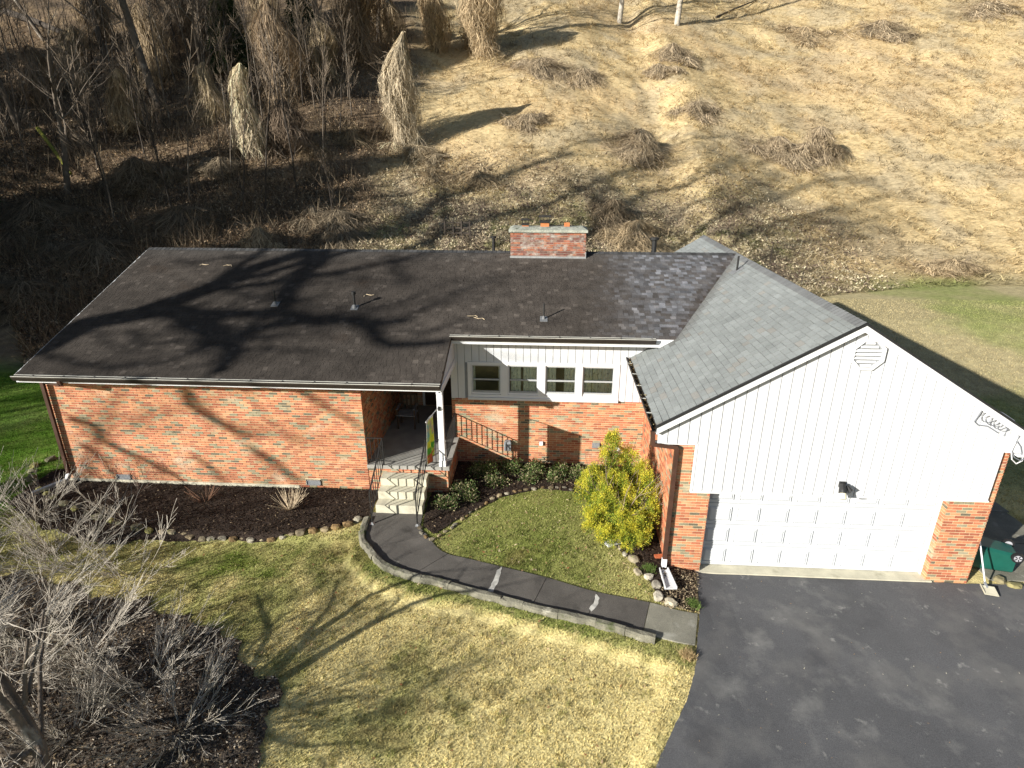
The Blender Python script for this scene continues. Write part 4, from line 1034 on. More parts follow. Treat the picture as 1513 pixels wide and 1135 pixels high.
tag(blades('lawn_grass', 8, 34, -2, 18, 110000, (.03, .06), (.03, .05), 1.0, lambda x, y: free(x, y) & (rnd(len(x)) > (hill_t(x, y)-.3)/3.5) & (x > 9), (.75, 1.3)), 'thin pale back lawn beyond the garage', 'grass')

# hillside: laid over dry grass, dead vines and leaves
def hill_points(n, ymin=8, ymax=97, pw=1.0):
    u_ = rnd(n); y = ymin+(ymax-ymin)*u_**1.7
    x = CAM.x+(y-CAM.y)*(rnd(n, -.98, .86)); k = (hill_t(x, y) > .25); x, y = x[k], y[k]; z = G(x, y); k = inview(x, y, z, .1); return x[k], y[k], z[k]
x, y, z = hill_points(420000); n = len(x); wd = woods(x, y); k = rnd(n) > wd*.93; x, y, z = x[k], y[k], z[k]; n = len(x)
dist = np.hypot(x-CAM.x, y-CAM.y)/40
fl_ = (fbm(x/5, y/5, 91)-.5)*9; D = np.stack([np.cos(fl_), -abs(np.sin(fl_))*.8-.15, np.zeros(n)], 1)+unit_h(n)*.7
L = rnd(n, .16, .42)*(.6+.5*dist); D = D/np.linalg.norm(D, axis=1)[:, None]*L[:, None]
D[:, 2] = L*rnd(n, -.15, .45); P = np.stack([x, y, z+rnd(n, 0, .09)], 1)
c = ground_col(x, y)*rnd(n, .5, 1.5)[:, None]; q = rnd(n) < .2; c[q] = c[q]*.3+np.array([.62, .52, .35])*.7; q = rnd(n) < .12; c[q] *= .4
tag(tri_mesh('hillside_grass', P, D, unit_h(n)*(rnd(n, .018, .045)*(.55+.5*dist)/2)[:, None], np.clip(c, 0, .75), 'blade', kind='stuff'), 'dry matted straw grass covering the open hillside', 'grass')
x, y, z = hill_points(26000); wd = woods(x, y); k = (rnd(len(x)) > wd) & (fbm(x/3.5, y/3.5, 87) > .40); x, y = x[k], y[k]; m_ = 15; n0 = len(x)
sz = np.repeat(rnd(n0, .14, .5)*(.6+.4*np.hypot(x-CAM.x, y-CAM.y)/40), m_); tone = np.repeat(rnd(n0, .55, 1.3), m_); x = np.repeat(x, m_)+RNG.normal(0, .3, n0*m_)*sz; y = np.repeat(y, m_)+RNG.normal(0, .3, n0*m_)*sz; n = len(x)
D = unit_h(n)*(sz*rnd(n, .4, 1.3))[:, None]; D[:, 2] = sz*rnd(n, -.1, .75); c = ground_col(x, y)*(tone*rnd(n, .6, 1.4))[:, None]
tag(tri_mesh('grass_tussocks', np.stack([x, y, G(x, y)+sz*rnd(n, 0, .3)], 1), D, unit_h(n)*(sz*rnd(n, .03, .07))[:, None], np.clip(c, 0, .75), 'blade', kind='stuff'), 'dead grass and bramble tussocks over the open hillside', 'grass')
x, y, z = hill_points(560000, 8, 48); n = len(x)
wd = woods(x, y); low = sm((36-y)/10)*sm((26-x)/8); k = rnd(n) < np.maximum(low, wd*.75)*(.4+.9*(fbm(x/1.2, y/1.2, 93))); x, y, z, wd = x[k], y[k], z[k], wd[k]; n = len(x)
D = unit_h(n)*rnd(n, .05, .17)[:, None]; D[:, 2] = rnd(n, -.04, .14); W_ = unit_h(n)*rnd(n, .02, .06)[:, None]; W_[:, 2] = rnd(n, -.02, .04)
pm = fbm(x/2.4, y/2.4, 96) > .54; pal = np.array([(.54, .48, .32), (.38, .31, .20), (.22, .17, .12), (.56, .47, .32), (.12, .085, .07)])[np.where(pm, RNG.choice(5, n, p=[.10, .2, .32, .06, .32]), RNG.choice(5, n, p=[.30, .25, .15, .20, .10]))]
palw = np.array([(.32, .22, .13), (.22, .15, .09), (.13, .095, .065), (.46, .36, .24), (.08, .06, .042)])[RNG.choice(5, n, p=[.2, .28, .2, .12, .2])]
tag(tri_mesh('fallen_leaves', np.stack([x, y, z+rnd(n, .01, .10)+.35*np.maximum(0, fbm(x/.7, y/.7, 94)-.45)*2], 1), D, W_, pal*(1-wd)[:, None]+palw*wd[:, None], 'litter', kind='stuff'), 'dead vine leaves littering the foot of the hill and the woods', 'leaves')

x, y, z = hill_points(110000, 7.5, 60); n = len(x); k = rnd(n) < np.maximum(woods(x, y)*.85*sm((fbm(x/2.2, y/2.2, 97)-.36)/.2), .75*sm((36-y)/10)*sm((26-x)/8)*sm((fbm(x/2.0, y/2.0, 96)-.50)/.1)); x, y, z = x[k], y[k], z[k]; n = len(x)
hh = rnd(n, .25, 1.5)*(.4+fbm(x/3, y/3, 98)); D = unit_h(n)*(hh*rnd(n, .1, .9))[:, None]; hh = hh*np.where(woods(x, y) > .5, 1, .45); D[:, 2] = hh
c = np.array([(.19, .145, .10), (.10, .075, .05), (.30, .24, .16)])[RNG.choice(3, n, p=[.45, .38, .17])]*rnd(n, .6, 1.3)[:, None]
tag(tri_mesh('undergrowth', np.stack([x, y, z], 1), D, unit_h(n)*(rnd(n, .010, .022)*(.5+np.hypot(x-CAM.x, y-CAM.y)/60))[:, None], c, 'blade', kind='stuff'), 'bare thin brush and dead vine stems under the trees at the left', 'undergrowth')

# mulch chips and leaves on the beds
def chips(poly, n, size, pal, p, name, label, zr=(.03, .06), dens=None):
    xs_ = [q[0] for q in poly]; ys_ = [q[1] for q in poly]; x = rnd(n, min(xs_), max(xs_)); y = rnd(n, max(min(ys_), -9.5), max(ys_)); k = inpoly(x, y, poly)
    if dens is not None: k &= rnd(n) < dens(x, y)
    x, y = x[k], y[k]; n = len(x); z = G(x, y)+rnd(n, *zr)
    D = unit_h(n)*rnd(n, *size)[:, None]; D[:, 2] = rnd(n, -.012, .022); W_ = unit_h(n)*rnd(n, size[0]*.25, size[1]*.35)[:, None]; W_[:, 2] = rnd(n, -.01, .01)
    c = np.array(pal)[RNG.choice(len(pal), n, p=p)]*rnd(n, .7, 1.3)[:, None]
    tag(tri_mesh(name, np.stack([x, y, z], 1), D, W_, c, 'litter', kind='stuff'), label, 'mulch')
BR = [(.020, .013, .009), (.045, .030, .020), (.085, .058, .038), (.25, .19, .12)]
chips(bedL, 26000, (.02, .06), BR, [.42, .36, .18, .04], 'mulch_chips', 'dark bark mulch chips in the bed along the brick wall')
chips(bedR, 26000, (.02, .055), BR, [.38, .36, .2, .06], 'mulch_chips', 'dark bark mulch chips in the bed below the windows')
chips(bedT, 90000, (.02, .08), BR+[(.42, .36, .28)], [.14, .26, .26, .20, .14], 'mulch_chips', 'brown mulch and fallen leaf bits under the bare tree', (.03, .07))
chips([(7.0, -3.7), (7.75, -3.75), (8.0, -2.5), (7.3, -2.5)], 1500, (.02, .06), [(.25, .19, .12), (.38, .31, .2)], [.6, .4], 'fallen_leaves', 'dry leaf scraps on the mulch by the downspout')
# coarser tufts in the front lawn
x = rnd(5200, -9, 7.6); y = rnd(5200, -9, -1.2); k = free(x, y) & (rnd(5200) < .25+.75*(fbm(x/.9, y/.9, 99) > .5)); x, y = x[k], y[k]; n0 = len(x); m_ = 16
sz = np.repeat(rnd(n0, .025, .075), m_); tone = np.repeat(rnd(n0, .6, 1.3), m_); gm = np.repeat(rnd(n0) < .4, m_); x = np.repeat(x, m_)+RNG.normal(0, .5, n0*m_)*sz; y = np.repeat(y, m_)+RNG.normal(0, .5, n0*m_)*sz; n = len(x)
D = unit_h(n)*(sz*rnd(n, .3, 1.2))[:, None]; D[:, 2] = sz*rnd(n, .4, 1.1); c = ground_col(x, y); c[gm] = c[gm]*.5+np.array([.16, .21, .045])*.5; c = c*(tone*rnd(n, .7, 1.3))[:, None]; k = free(x, y)
tag(tri_mesh('grass_tufts', np.stack([x, y, G(x, y)], 1)[k], D[k], (unit_h(n)*(rnd(n, .004, .009))[:, None])[k], np.clip(c, 0, .75)[k], 'blade', kind='stuff'), 'coarser grass tufts and weeds dotted over the front lawn', 'grass')
# scattered brown leaves on the lawns
def leaves_on(x0, x1, y0, y1, n, pal, label):
    x = rnd(n, x0, x1); y = rnd(n, y0, y1); k = free(x, y) & (fbm(x/1.5, y/1.5, 95) > .42); x, y = x[k], y[k]; n = len(x)
    D = unit_h(n)*rnd(n, .03, .07)[:, None]; D[:, 2] = rnd(n, .0, .03); W_ = unit_h(n)*rnd(n, .012, .03)[:, None]
    tag(tri_mesh('fallen_leaves', np.stack([x, y, G(x, y)+rnd(n, .02, .05)], 1), D, W_, np.array(pal)[RNG.integers(0, len(pal), n)], 'litter', kind='stuff'), label, 'leaves')
leaves_on(-7, 7.4, -7.5, -1.5, 500, [(.30, .13, .06), (.22, .12, .06), (.42, .30, .18)], 'scattered brown leaves lying on the front lawn')
leaves_on(1.5, 7.3, -3.4, .4, 500, [(.42, .34, .22), (.28, .18, .10)], 'pale dry leaves on the small lawn inside the walk')

# ------------------------------------------------------------------ trees
def orth(d, rr):
    a = Vector((rr.gauss(0, 1), rr.gauss(0, 1), rr.gauss(0, 1))); a = a-d*a.dot(d); return a.normalized()
def grow(out, p, d, L, r, lvl, maxl, rr, kids=(3, 5), spread=.75, lr=.62, bend=.14, up=.05, taper=.45, segs=4, minr=.0025, kr=.62):
    P = [p.copy()]; R_ = [r]; d = d.normalized()
    for k in range(segs):
        d = (d+orth(d, rr)*bend*rr.uniform(.4, 1.3)+Vector((0, 0, up))).normalized(); p = p+d*L/segs; P.append(p.copy()); R_.append(max(minr, r*(1-(1-taper)*(k+1)/segs)))
    out.append((lvl, [tuple(q) for q in P], R_))
    if lvl >= maxl: return
    for c in range(rr.randint(*kids)):
        t = rr.uniform(.25, 1.0); f = t*segs; i_ = min(int(f), segs-1); q = P[i_].lerp(P[i_+1], f-i_)
        dd = (P[i_+1]-P[i_]).normalized(); a = spread*rr.uniform(.6, 1.2)
        nd = dd*math.cos(a)+orth(dd, rr)*math.sin(a)
        grow(out, q, nd, L*lr*rr.uniform(.65, 1.2)*(1.15-.4*t), max(minr, R_[i_]*kr*rr.uniform(.7, 1.05)), lvl+1, maxl, rr, kids, spread, lr, bend, up, taper, max(2, segs-(lvl > 1)), minr, kr)
    # leader
    grow(out, P[-1], d, L*lr*1.1, R_[-1], lvl+1, maxl, rr, kids, spread, lr, bend, up, taper, max(2, segs-(lvl > 1)), minr, kr)
def tree_obj(lines, name, label, cat, loc, barks=('bark', 'bark'), group=None, mesh_src=None):
    t = thing(name, label, cat, loc, 0, group)
    if mesh_src:
        for ch in mesh_src.children:
            o = ch.copy(); link(o); o.parent = t
        return t
    lo = Vector(loc)
    tr = [(P, R_) for l_, P, R_ in lines if l_ == 0]; li = [(P, R_) for l_, P, R_ in lines if l_ == 1]; br = [(P, R_) for l_, P, R_ in lines if l_ > 1]
    for nm, ls, m, k in (('trunk', tr, barks[0], 9), ('limb', li, barks[0], 6), ('crown', br, barks[1], 3)):
        if ls:
            V, F_ = tubes(ls, k); o = mk(nm, V, F_, m, t, smooth=(k > 4))
            if nm == 'crown': o['kind'] = 'stuff'
    return t
def local_tree(H, r, seed, **kw):
    out = []; rr = random.Random(seed); grow(out, Vector((0, 0, -.3)), Vector((rr.uniform(-.06, .06), rr.uniform(-.06, .06), 1)), H, r, 0, kw.pop('maxl', 4), rr, **kw)
    return out
def place_local(lines, loc, s=1, rz=0):
    c, s_ = math.cos(rz)*s, math.sin(rz)*s
    return [(l_, [(loc[0]+x*c-y*s_, loc[1]+x*s_+y*c, loc[2]+z*s) for x, y, z in P], [q*s for q in R_]) for l_, P, R_ in lines]

# (a) the tall tree left of the house whose limbs shade the roof (outside the frame)
TB = Vector((-25.5, -13.3, 0)); TB.z = g1(TB.x, TB.y); hS = Vector((SUN.x, SUN.y, 0)).normalized()
def roofpt(px, py):
    d = ray(px, py); n = Vector((0, -S, 1)); t = (Z0-n.dot(CAM))/n.dot(d); return CAM+d*t
def lift(Q, depth=0):
    """the point on the sun ray through Q that lies above the tree's own upright plane, moved by depth"""
    k = ((TB-Q).dot(hS))/(Vector(SUN).dot(hS))+depth; return Q+SUN*k
rr = random.Random(5); lines = []
trunk_top = lift(roofpt(462, 369)); e0 = lift(roofpt(62, 512))
P = [TB+Vector((0, 0, -.4)), TB.lerp(e0, .35), TB.lerp(e0, .7), e0, lift(roofpt(130, 478)), lift(roofpt(210, 462)), lift(roofpt(300, 430)), lift(roofpt(375, 397)), trunk_top]
lines.append((0, [tuple(p) for p in P], [.55, .48, .44, .42, .40, .38, .33, .29, .25]))
zz = lambda L_: [(x/2.161, 350+y/2.161) for x, y in L_]
LIMBS = [([(380, 262), (480, 245), (560, 240), (640, 265), (690, 315), (745, 355), (735, 390), (690, 435)], .24, .10, 1), ([(680, 345), (770, 310), (860, 282), (1000, 268), (1120, 262), (1240, 275), (1300, 262)], .14, .09, 3),
         ([(560, 240), (700, 248), (860, 243), (1000, 262), (1150, 275), (1250, 345), (1440, 330)], .15, .08, -2), ([(1020, 45), (1010, 80), (960, 125), (915, 190), (900, 250)], .23, .12, .5),
         ([(130, 365), (200, 392), (300, 412), (420, 415), (520, 400), (640, 360), (690, 335)], .05, .035, 2), ([(560, 75), (650, 80), (740, 62), (830, 68)], .04, .03, -1), ([(700, 160), (800, 190), (900, 200), (1050, 190)], .05, .03, 2),
         ([(420, 300), (450, 345), (560, 330), (640, 345)], .04, .03, -2), ([(1250, 60), (1270, 110), (1300, 150)], .06, .05, 1), ([(300, 290), (330, 330), (430, 370), (520, 360)], .035, .02, 1)]
wl_ = lambda L_: [lift(onY(60+x/3.026, 560+y/3.026, 0)) for x, y in L_]
hl_ = lambda L_: [lift(at(*p)) for p in L_]
ALL = [([lift(roofpt(*p), dep*(.3+.7*i_/len(pts))) for i_, p in enumerate(zz(pts))], ra, rb, 2) for pts, ra, rb, dep in LIMBS]
ALL += [(wl_(p), a_, b_, 3) for p, a_, b_ in (([(630, 10), (665, 90), (730, 160), (850, 220), (960, 262)], .10, .06), ([(120, 180), (240, 210), (310, 290), (440, 350), (620, 440)], .07, .05), ([(180, 290), (290, 370), (330, 450)], .055, .04), ([(1130, 40), (1290, 130), (1450, 225)], .06, .04), ([(940, 310), (1050, 370), (1150, 455)], .07, .05), ([(690, 345), (790, 420), (830, 470)], .05, .04))]
ALL += [(hl_(p), a_, b_, 1) for p, a_, b_ in (([(470, 368), (560, 352), (640, 305), (740, 262), (850, 225)], .30, .16), ([(600, 372), (700, 330), (820, 300), (900, 262), (960, 248)], .24, .12), ([(840, 372), (900, 330), (960, 285), (1040, 262), (1100, 235)], .20, .10),
    ([(980, 372), (1050, 330), (1120, 300), (1200, 270), (1260, 262)], .18, .08), ([(1080, 370), (1150, 330), (1230, 310), (1310, 290)], .16, .07), ([(820, 230), (900, 205), (1000, 215), (1080, 200)], .12, .07), ([(1100, 400), (1180, 360), (1280, 350)], .13, .06), ([(640, 372), (660, 300), (640, 240)], .14, .08), ([(940, 372), (1010, 310), (1090, 290), (1150, 250)], .12, .06), ([(1040, 350), (1130, 345), (1210, 330), (1290, 325)], .10, .05), ([(880, 300), (930, 250), (1010, 235)], .10, .05), ([(720, 372), (790, 340), (850, 330), (900, 300)], .12, .06))]
for W_, ra, rb, stp in ALL:
    ra *= 1.5 if stp == 3 else 1.4; rb *= 1.5 if stp == 3 else 1.5
    S3 = []
    for i_ in range(len(W_)-1):
        for j in range(3):
            t = j/3; p0, p1, p2, p3 = W_[max(i_-1, 0)], W_[i_], W_[i_+1], W_[min(i_+2, len(W_)-1)]
            S3.append(.5*((2*p1)+(-p0+p2)*t+(2*p0-5*p1+4*p2-p3)*t*t+(-p0+3*p1-3*p2+p3)*t**3)+orth(Vector((0, 0, 1)), rr)*.04)
    S3.append(W_[-1]); rs = list(np.linspace(ra, rb, len(S3)))
    lines.append((1, [tuple(p) for p in S3], rs))
    for i_ in range(1, len(S3)-1, stp):
        for _ in range(3 if stp == 1 else 1):
            d = (S3[i_+1]-S3[i_]).normalized(); grow(lines, S3[i_], (d+orth(d, rr)*1.1), rr.uniform(1.0, 2.2)*(1.5 if stp == 1 else 1), max(.014, rs[i_]*.32), 2, 4, rr, (2, 3), .7, .6, .2, .05)
for k in range(7):
    grow(lines, trunk_top if k < 4 else P[6], (Vector((0, 0, 1.1))+orth(Vector((0, 0, 1)), rr)*.9), 4.6, .15, 1, 4, rr, (3, 4), .7, .62, .15, .05)
tree_obj(lines, 'bare_tree', 'tall bare tree standing left of the house and throwing its shadow across the roof', 'tree', tuple(TB))

# (b) other bare trees and pines outside the left edge
protoA = place_local(local_tree(8.0, .26, 21, maxl=4, kids=(3, 5), lr=.6, up=.06), (0, 0, 0))
protoB = place_local(local_tree(7.0, .22, 33, maxl=4, kids=(4, 5), lr=.64, up=.05, spread=.8), (0, 0, 0))
srcs = {}
def put_tree(kind, x, y, sc, rz, label, group, barks=('bark', 'bark')):
    z = g1(x, y)
    if kind not in srcs:
        t = tree_obj({'A': protoA, 'B': protoB}[kind], 'bare_tree', label, 'tree', (0, 0, 0), barks, group); srcs[kind] = t
    else: t = tree_obj(None, 'bare_tree', label, 'tree', (0, 0, 0), barks, group, srcs[kind])
    t.location = (x, y, z); t.scale = (sc,)*3; t.rotation_euler = (0, 0, rz); return t
OFF = 'bare trees standing outside the left of the picture'
LO = 'leafless tree standing out of view left of the house, casting mottled shade'
for k, x, y, sc, rz in (('A', -33, -18.5, 1.15, .4), ('A', -33, -13.5, 1.0, 3.1), ('B', -36, -7, 1.2, 4.4), ('A', -29, -4.5, .85, 5.2), ('B', -41, 3, 1.3, 1.1), ('A', -40, -18, 1.25, 2.6), ('B', -22.5, 1.5, .55, 0.5)):
    put_tree(k, x, y, sc, rz, LO, OFF)
def conifer_mesh(H, Rb, n, seed):
    rg = np.random.default_rng(seed); t = rg.uniform(.04, 1, n)**1.15; a = rg.uniform(0, 2*math.pi, n); rad = Rb*(1-t)**.85*(.35+.65*rg.uniform(0, 1, n)**.5)*(1+.22*np.sin(a*5+t*40))+.05
    P = np.stack([rad*np.cos(a), rad*np.sin(a), t*H+.6-.12*rad], 1); D = np.stack([np.cos(a), np.sin(a), rg.uniform(-.5, .3, n)], 1)*rg.uniform(.18, .45, n)[:, None]
    u_ = rg.normal(size=(n, 3)); u_ /= np.linalg.norm(u_, axis=1)[:, None]; W_ = u_*rg.uniform(.04, .11, n)[:, None]
    c = np.array([.035, .060, .018])*rg.uniform(.6, 1.6, n)[:, None]; return P, D, W_, c
def conifer(x, y, H, Rb, n, seed, label, group=None, src=None, name='evergreen_tree', s=1):
    z = g1(x, y)
    t = thing(name, label, 'tree', (0, 0, 0), 0, group)
    if src is None:
        P, D, W_, c = conifer_mesh(H, Rb, n, seed); tri_mesh('crown', P, D, W_, c, 'leaf', t, kind='stuff')
        MB().tube([(0, 0, -.4), (0, 0, H*.5), (0, 0, H*.97)], [H*.018, H*.011, .02], 8).build('trunk', 'bark_dark', t)
    else:
        for ch in src.children: o = ch.copy(); link(o); o.parent = t
    t.location = (x, y, z); t.scale = (s,)*3; t.rotation_euler = (0, 0, seed); return t
CO = 'dense evergreen standing out of view left of the house beside the woods'; CG = 'evergreens outside the left of the picture'
c0 = conifer(-35, 4, 17, 3.6, 26000, 1, CO, CG)
for k, (x, y, s_) in enumerate(((-30, 8.5, .72), (-33, 15, .7), (-27.5, 3.8, .62), (-26, .5, .62), (-31, -1, .8), (-25.5, 7.5, .7), (-26, 12.5, .75), (-29.5, 18.5, .8), (-38, -4, 1.0))): conifer(x, y, 17, 3.6, 0, k+2, CO, CG, c0, s=s_)

def caster(px, py, k, lab=CO):
    q = at(px, py); tip = q+SUN*k; h = tip.z-g1(tip.x, tip.y); conifer(tip.x, tip.y, 17, 3.6, 0, px % 7, lab, CG, c0, s=h/17/.98)
    a_ = project(tip); print('caster', px, round(tip.x, 1), round(tip.y, 1), 'h', round(h, 1), 'px', round(a_[0]) if a_[2] > 0 else 'behind')
for px, py, k in ((588, 238, 44), (610, 8, 62), (300, 255, 34), (420, 300, 36), (200, 330, 28), (690, 75, 66)): caster(px, py, k)
# (c) trees of the wood, at the upper left and along the top
WT = [((236, 158), (201, 0), .33, 'leaning dark trunk among the saplings at the upper left', 3), ((366, 95), (350, 0), .36, 'thick dark trunk rising beside the evergreen at the top left', 4), ((490, 108), (481, 0), .26, 'straight grey trunk right of the hanging vines at the top', 5),
      ((520, 84), (514, 0), .15, 'slender trunk just right of the straight grey trunk', 6), ((915, 34), (919, 0), .30, 'left one of two pale trunks on the open hill at the top edge', 7), ((1000, 37), (1003, 0), .34, 'right one of two pale trunks on the open hill at the top edge', 8),
      ((268, 62), (240, 0), .16, 'thin pale leaning trunk behind the dark leaning one', 9), ((66, 60), (40, 0), .17, 'pale thin trunk near the top left corner', 10)]
for b_, t_, r, lab, sd_ in WT:
    b = at(*b_); b.z -= .2; d = ray(*t_); f = (b-CAM).dot(cF); top = CAM+d*(f/d.dot(cF)); rr = random.Random(sd_)
    ax_ = (top-b); ax_ = Vector((ax_.x, ax_.y*0, ax_.z)); L = max(ax_.length, 9); ax_.normalize(); out = []
    r = r*1.0
    grow(out, b, ax_, L*1.15, r, 0, 3, rr, (5, 8), .8, .42, .04, .02, .6, 6, .010, .34)
    tree_obj([(l_, P_, R_) for l_, P_, R_ in out], 'bare_tree', lab, 'tree', tuple(b), ('bark', 'twig') if sd_ not in (7, 8) else ('bark_pale', 'twig'))
# saplings
sap = []
for k in range(4):
    out = []; grow(out, Vector((0, 0, -.2)), Vector((.05, 0, 1)), 5.2, .05, 0, 2, random.Random(50+k), (6, 9), .6, .36, .05, .03, .35, 6, .008, .4); sap.append(out)
sp0 = {}; rr = random.Random(77); cnt = 0
while cnt < 120:
    px, py = rr.uniform(-20, 520), rr.uniform(30, 330); p = at(px, py)
    if woods(np.array([p.x]), np.array([p.y]))[0] < .5 or rr.random() < (py-100)/330: continue
    kind = rr.randrange(4); lab = ('pale' if kind % 2 else 'dark')+(' slim' if kind < 2 else ' crooked')+' sapling in the '+('near' if py > 180 else 'far')+' wood, '+('close to the left edge' if px < 140 else 'right of the draped snag' if px > 380 else 'left of the draped snag'); gr = 'saplings of the wood'
    if kind not in sp0: t = tree_obj(sap[kind], 'sapling', lab, 'tree', (0, 0, 0), ('bark' if kind % 2 else 'bark_dark', 'twig'), gr); sp0[kind] = t
    else: t = tree_obj(None, 'sapling', lab, 'tree', (0, 0, 0), None, gr, sp0[kind])
    s_ = rr.uniform(.55, 1.5); t.location = p; t.scale = (s_, s_, s_); t.rotation_euler = (rr.uniform(-.12, .12), rr.uniform(-.15, .15), rr.uniform(0, 6)); cnt += 1
for k, (px, py, sc, lab) in enumerate(((645, 60, 1.35, 'tall bare tree rising out of the left vine covered trunk at the top'), (716, 66, 1.45, 'tall bare tree rising out of the broad vine covered trunk at the top'), (560, 70, 1.2, 'bare tree in the vine curtain at the top'), (440, 60, 1.2, 'bare tree behind the brown vine curtain'), (160, 90, 1.0, 'crooked bare tree in the upper left wood'), (30, 190, .9, 'bare tree by the left edge beside the mossy log'), (300, 150, .8, 'bare tree between the leaning trunk and the draped snag'), (100, 290, .75, 'bare tree above the dark thicket at the left'))):
    p = at(px, py); put_tree('A' if k % 2 else 'B', p.x, p.y, sc, k*1.3, lab, None)
# dark cedars in the wood
for (px, py), h, lab in (((345, 118), 8.5, 'dark green cedar left of the thick trunk at the top of the wood'), ((452, 96), 8.0, 'dark green cedar behind the brown hanging vines at the top')):
    p = at(px, py); t = conifer(p.x, p.y, 17, 3.6, 0, 3, lab, None, c0, s=h/17)

# (d) vine draped snags and mounds
def vines(name, label, px, py, top=None, h=None, rb=1.0, rt=.2, p_=.8, n=1500, col=(.40, .32, .21), sl=(.5, 1.4), cat='vine mound', group=None, wsc=1, up_=0, core='bark_dark', root=None, b=None):
    b = b or at(px, py); seed = int(px*7+py)+int(abs(b.x)*31); rg = np.random.default_rng(seed)
    if h is None: h = height_to(b, px, top)
    d_ = (b-CAM).length/40
    t = root or thing(name, label, cat, tuple(b), 0, group)
    ph = rg.uniform(0, 6, 4); n = int(n*(1.15 if cat == 'snag' else 1.0)); wsc = wsc*(.62 if cat == 'snag' else .42)
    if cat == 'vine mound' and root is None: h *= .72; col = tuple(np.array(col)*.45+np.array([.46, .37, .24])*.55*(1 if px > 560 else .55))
    def surf(tt, a):
        r = (rb*(1-tt)**p_+rt*(tt < 2))*(1+.22*np.sin(tt*6.5+ph[3])+.26*np.sin(2*a+ph[0]+tt*2)+.20*np.sin(3*a+ph[1]+tt*7)+.15*np.sin(7*a+tt*9+ph[2])); return r
    SW = 0 if h < 2.2 else .07*h
    # core
    K, M = 14, 8; V = []
    for i_ in range(M+1):
        tt = i_/M; a = np.linspace(0, 2*math.pi, K, endpoint=False); r = surf(np.full(K, tt), a)
        r = r*(.16 if cat == 'snag' else .6); V += [(b.x+r[j]*math.cos(a[j]), b.y+r[j]*math.sin(a[j]), 0) for j in range(K)]
        for j in range(K): q = V[-K+j]; V[-K+j] = (q[0]+SW*math.sin(tt*4+ph[0])*tt, q[1]+SW*math.cos(tt*5+ph[1])*tt, min(g1(q[0], q[1]), b.z+.2)-.15+tt*h*.93)
    F_ = [(i_*K+j, i_*K+(j+1) % K, (i_+1)*K+(j+1) % K, (i_+1)*K+j) for i_ in range(M) for j in range(K)]+[tuple(range(M*K, M*K+K))]
    cc = np.tile(np.array(col)*.38, (len(V), 1)); mk('stem_mass', V, F_, 'ground', t, cols=cc)
    # hanging strands: three segment strips
    a = rg.uniform(0, 2*math.pi, n); tt = rg.uniform(.12, 1.05, n)**.8; L = rg.uniform(*sl, n)*(.4+.5*h/3); seg = 3; pts = []; jr = (rg.uniform(.15, 1, n)**.6*1.2 if cat == 'snag' else rg.uniform(.4, 1.25, n))+(rg.uniform(0, 1, n) < .08)*rg.uniform(0, .4, n)
    for k in range(seg+1):
        tk = np.clip(tt-k/seg*L/max(h, .3), 0, 1.05); r = surf(np.clip(tk, 0, 1), a)*(jr+.10*k*rg.uniform(-.3, 1, n)); ak = a+rg.normal(0, .10, n)*k
        x = b.x+r*np.cos(ak)+SW*np.sin(tk*4+ph[0])*tk; y = b.y+r*np.sin(ak)+SW*np.cos(tk*5+ph[1])*tk; z = np.maximum(np.minimum(b.z, G(x, y)+.1)+tk*h+rg.uniform(-.05, .05, n), G(x, y)+.02); pts.append(np.stack([x, y, z], 1))
    tang = np.stack([-np.sin(a), np.cos(a), np.zeros(n)], 1)+rg.normal(0, .4, (n, 3)); w_ = (rg.uniform(.008, .03, n)*wsc*(.5+.6*d_))[:, None]
    V = np.stack([pts[0]-tang*w_, pts[0]+tang*w_, pts[1]-tang*w_, pts[1]+tang*w_, pts[2]-tang*w_*.8, pts[2]+tang*w_*.8, pts[3]], 1)
    Fq = np.array([[0, 1, 3], [0, 3, 2], [2, 3, 5], [2, 5, 4], [4, 5, 6]])[None]+np.arange(n)[:, None, None]*7
    c = np.array(col)*rg.uniform(.45, 1.6, n)[:, None]*np.array([1, .98, .95]); 
    mk('vines', V.reshape(-1, 3), Fq.reshape(-1, 3), 'blade', t, cols=np.repeat(np.clip(c, 0, .7), 7, 0), kind='stuff')
    # loose stems sticking out of the mass
    rr_ = random.Random(seed); out = []
    for q in range(2 if cat == 'vine mound' else 12):
        a0 = rr_.uniform(0, 6.28); tq = rr_.uniform(.1, .9); rq = rb*(1-tq)*.7+rt
        grow(out, Vector((b.x+rq*math.cos(a0), b.y+rq*math.sin(a0), b.z+tq*h)), Vector((math.cos(a0), math.sin(a0), rr_.uniform(.1, 1.2))), rr_.uniform(.3, .8)*(1+.15*h), .008*(.6+d_*.6), 2, 4, rr_, (1, 3), .6, .6, .25, -.02, .4, 3, .006)
    V, F_ = tubes([(P_, R_) for _, P_, R_ in out], 3); mk('stems', V, F_, 'twig', t, kind='stuff')
    if cat == 'vine mound' and root is None:
        for q in range(rr_.randint(2, 4)):
            a0 = rr_.uniform(0, 6.28); s_ = rr_.uniform(.4, .75); o_ = rb*rr_.uniform(.6, 1.15); bb = Vector((b.x+math.cos(a0)*o_*1.3, b.y+math.sin(a0)*o_*.8, 0)); bb.z = g1(bb.x, bb.y)
            vines(name, label, px, py, None, h*s_*rr_.uniform(.5, .9), rb*s_, rt, p_, int(n*s_*.5), tuple(np.array(col)*rr_.uniform(.8, 1.15)), sl, cat, group, 1.3, root=t, b=bb)
    return t
BRT = (.56, .47, .33); TAN = (.42, .33, .21); GRY = (.30, .25, .19); DRK = (.17, .13, .095)
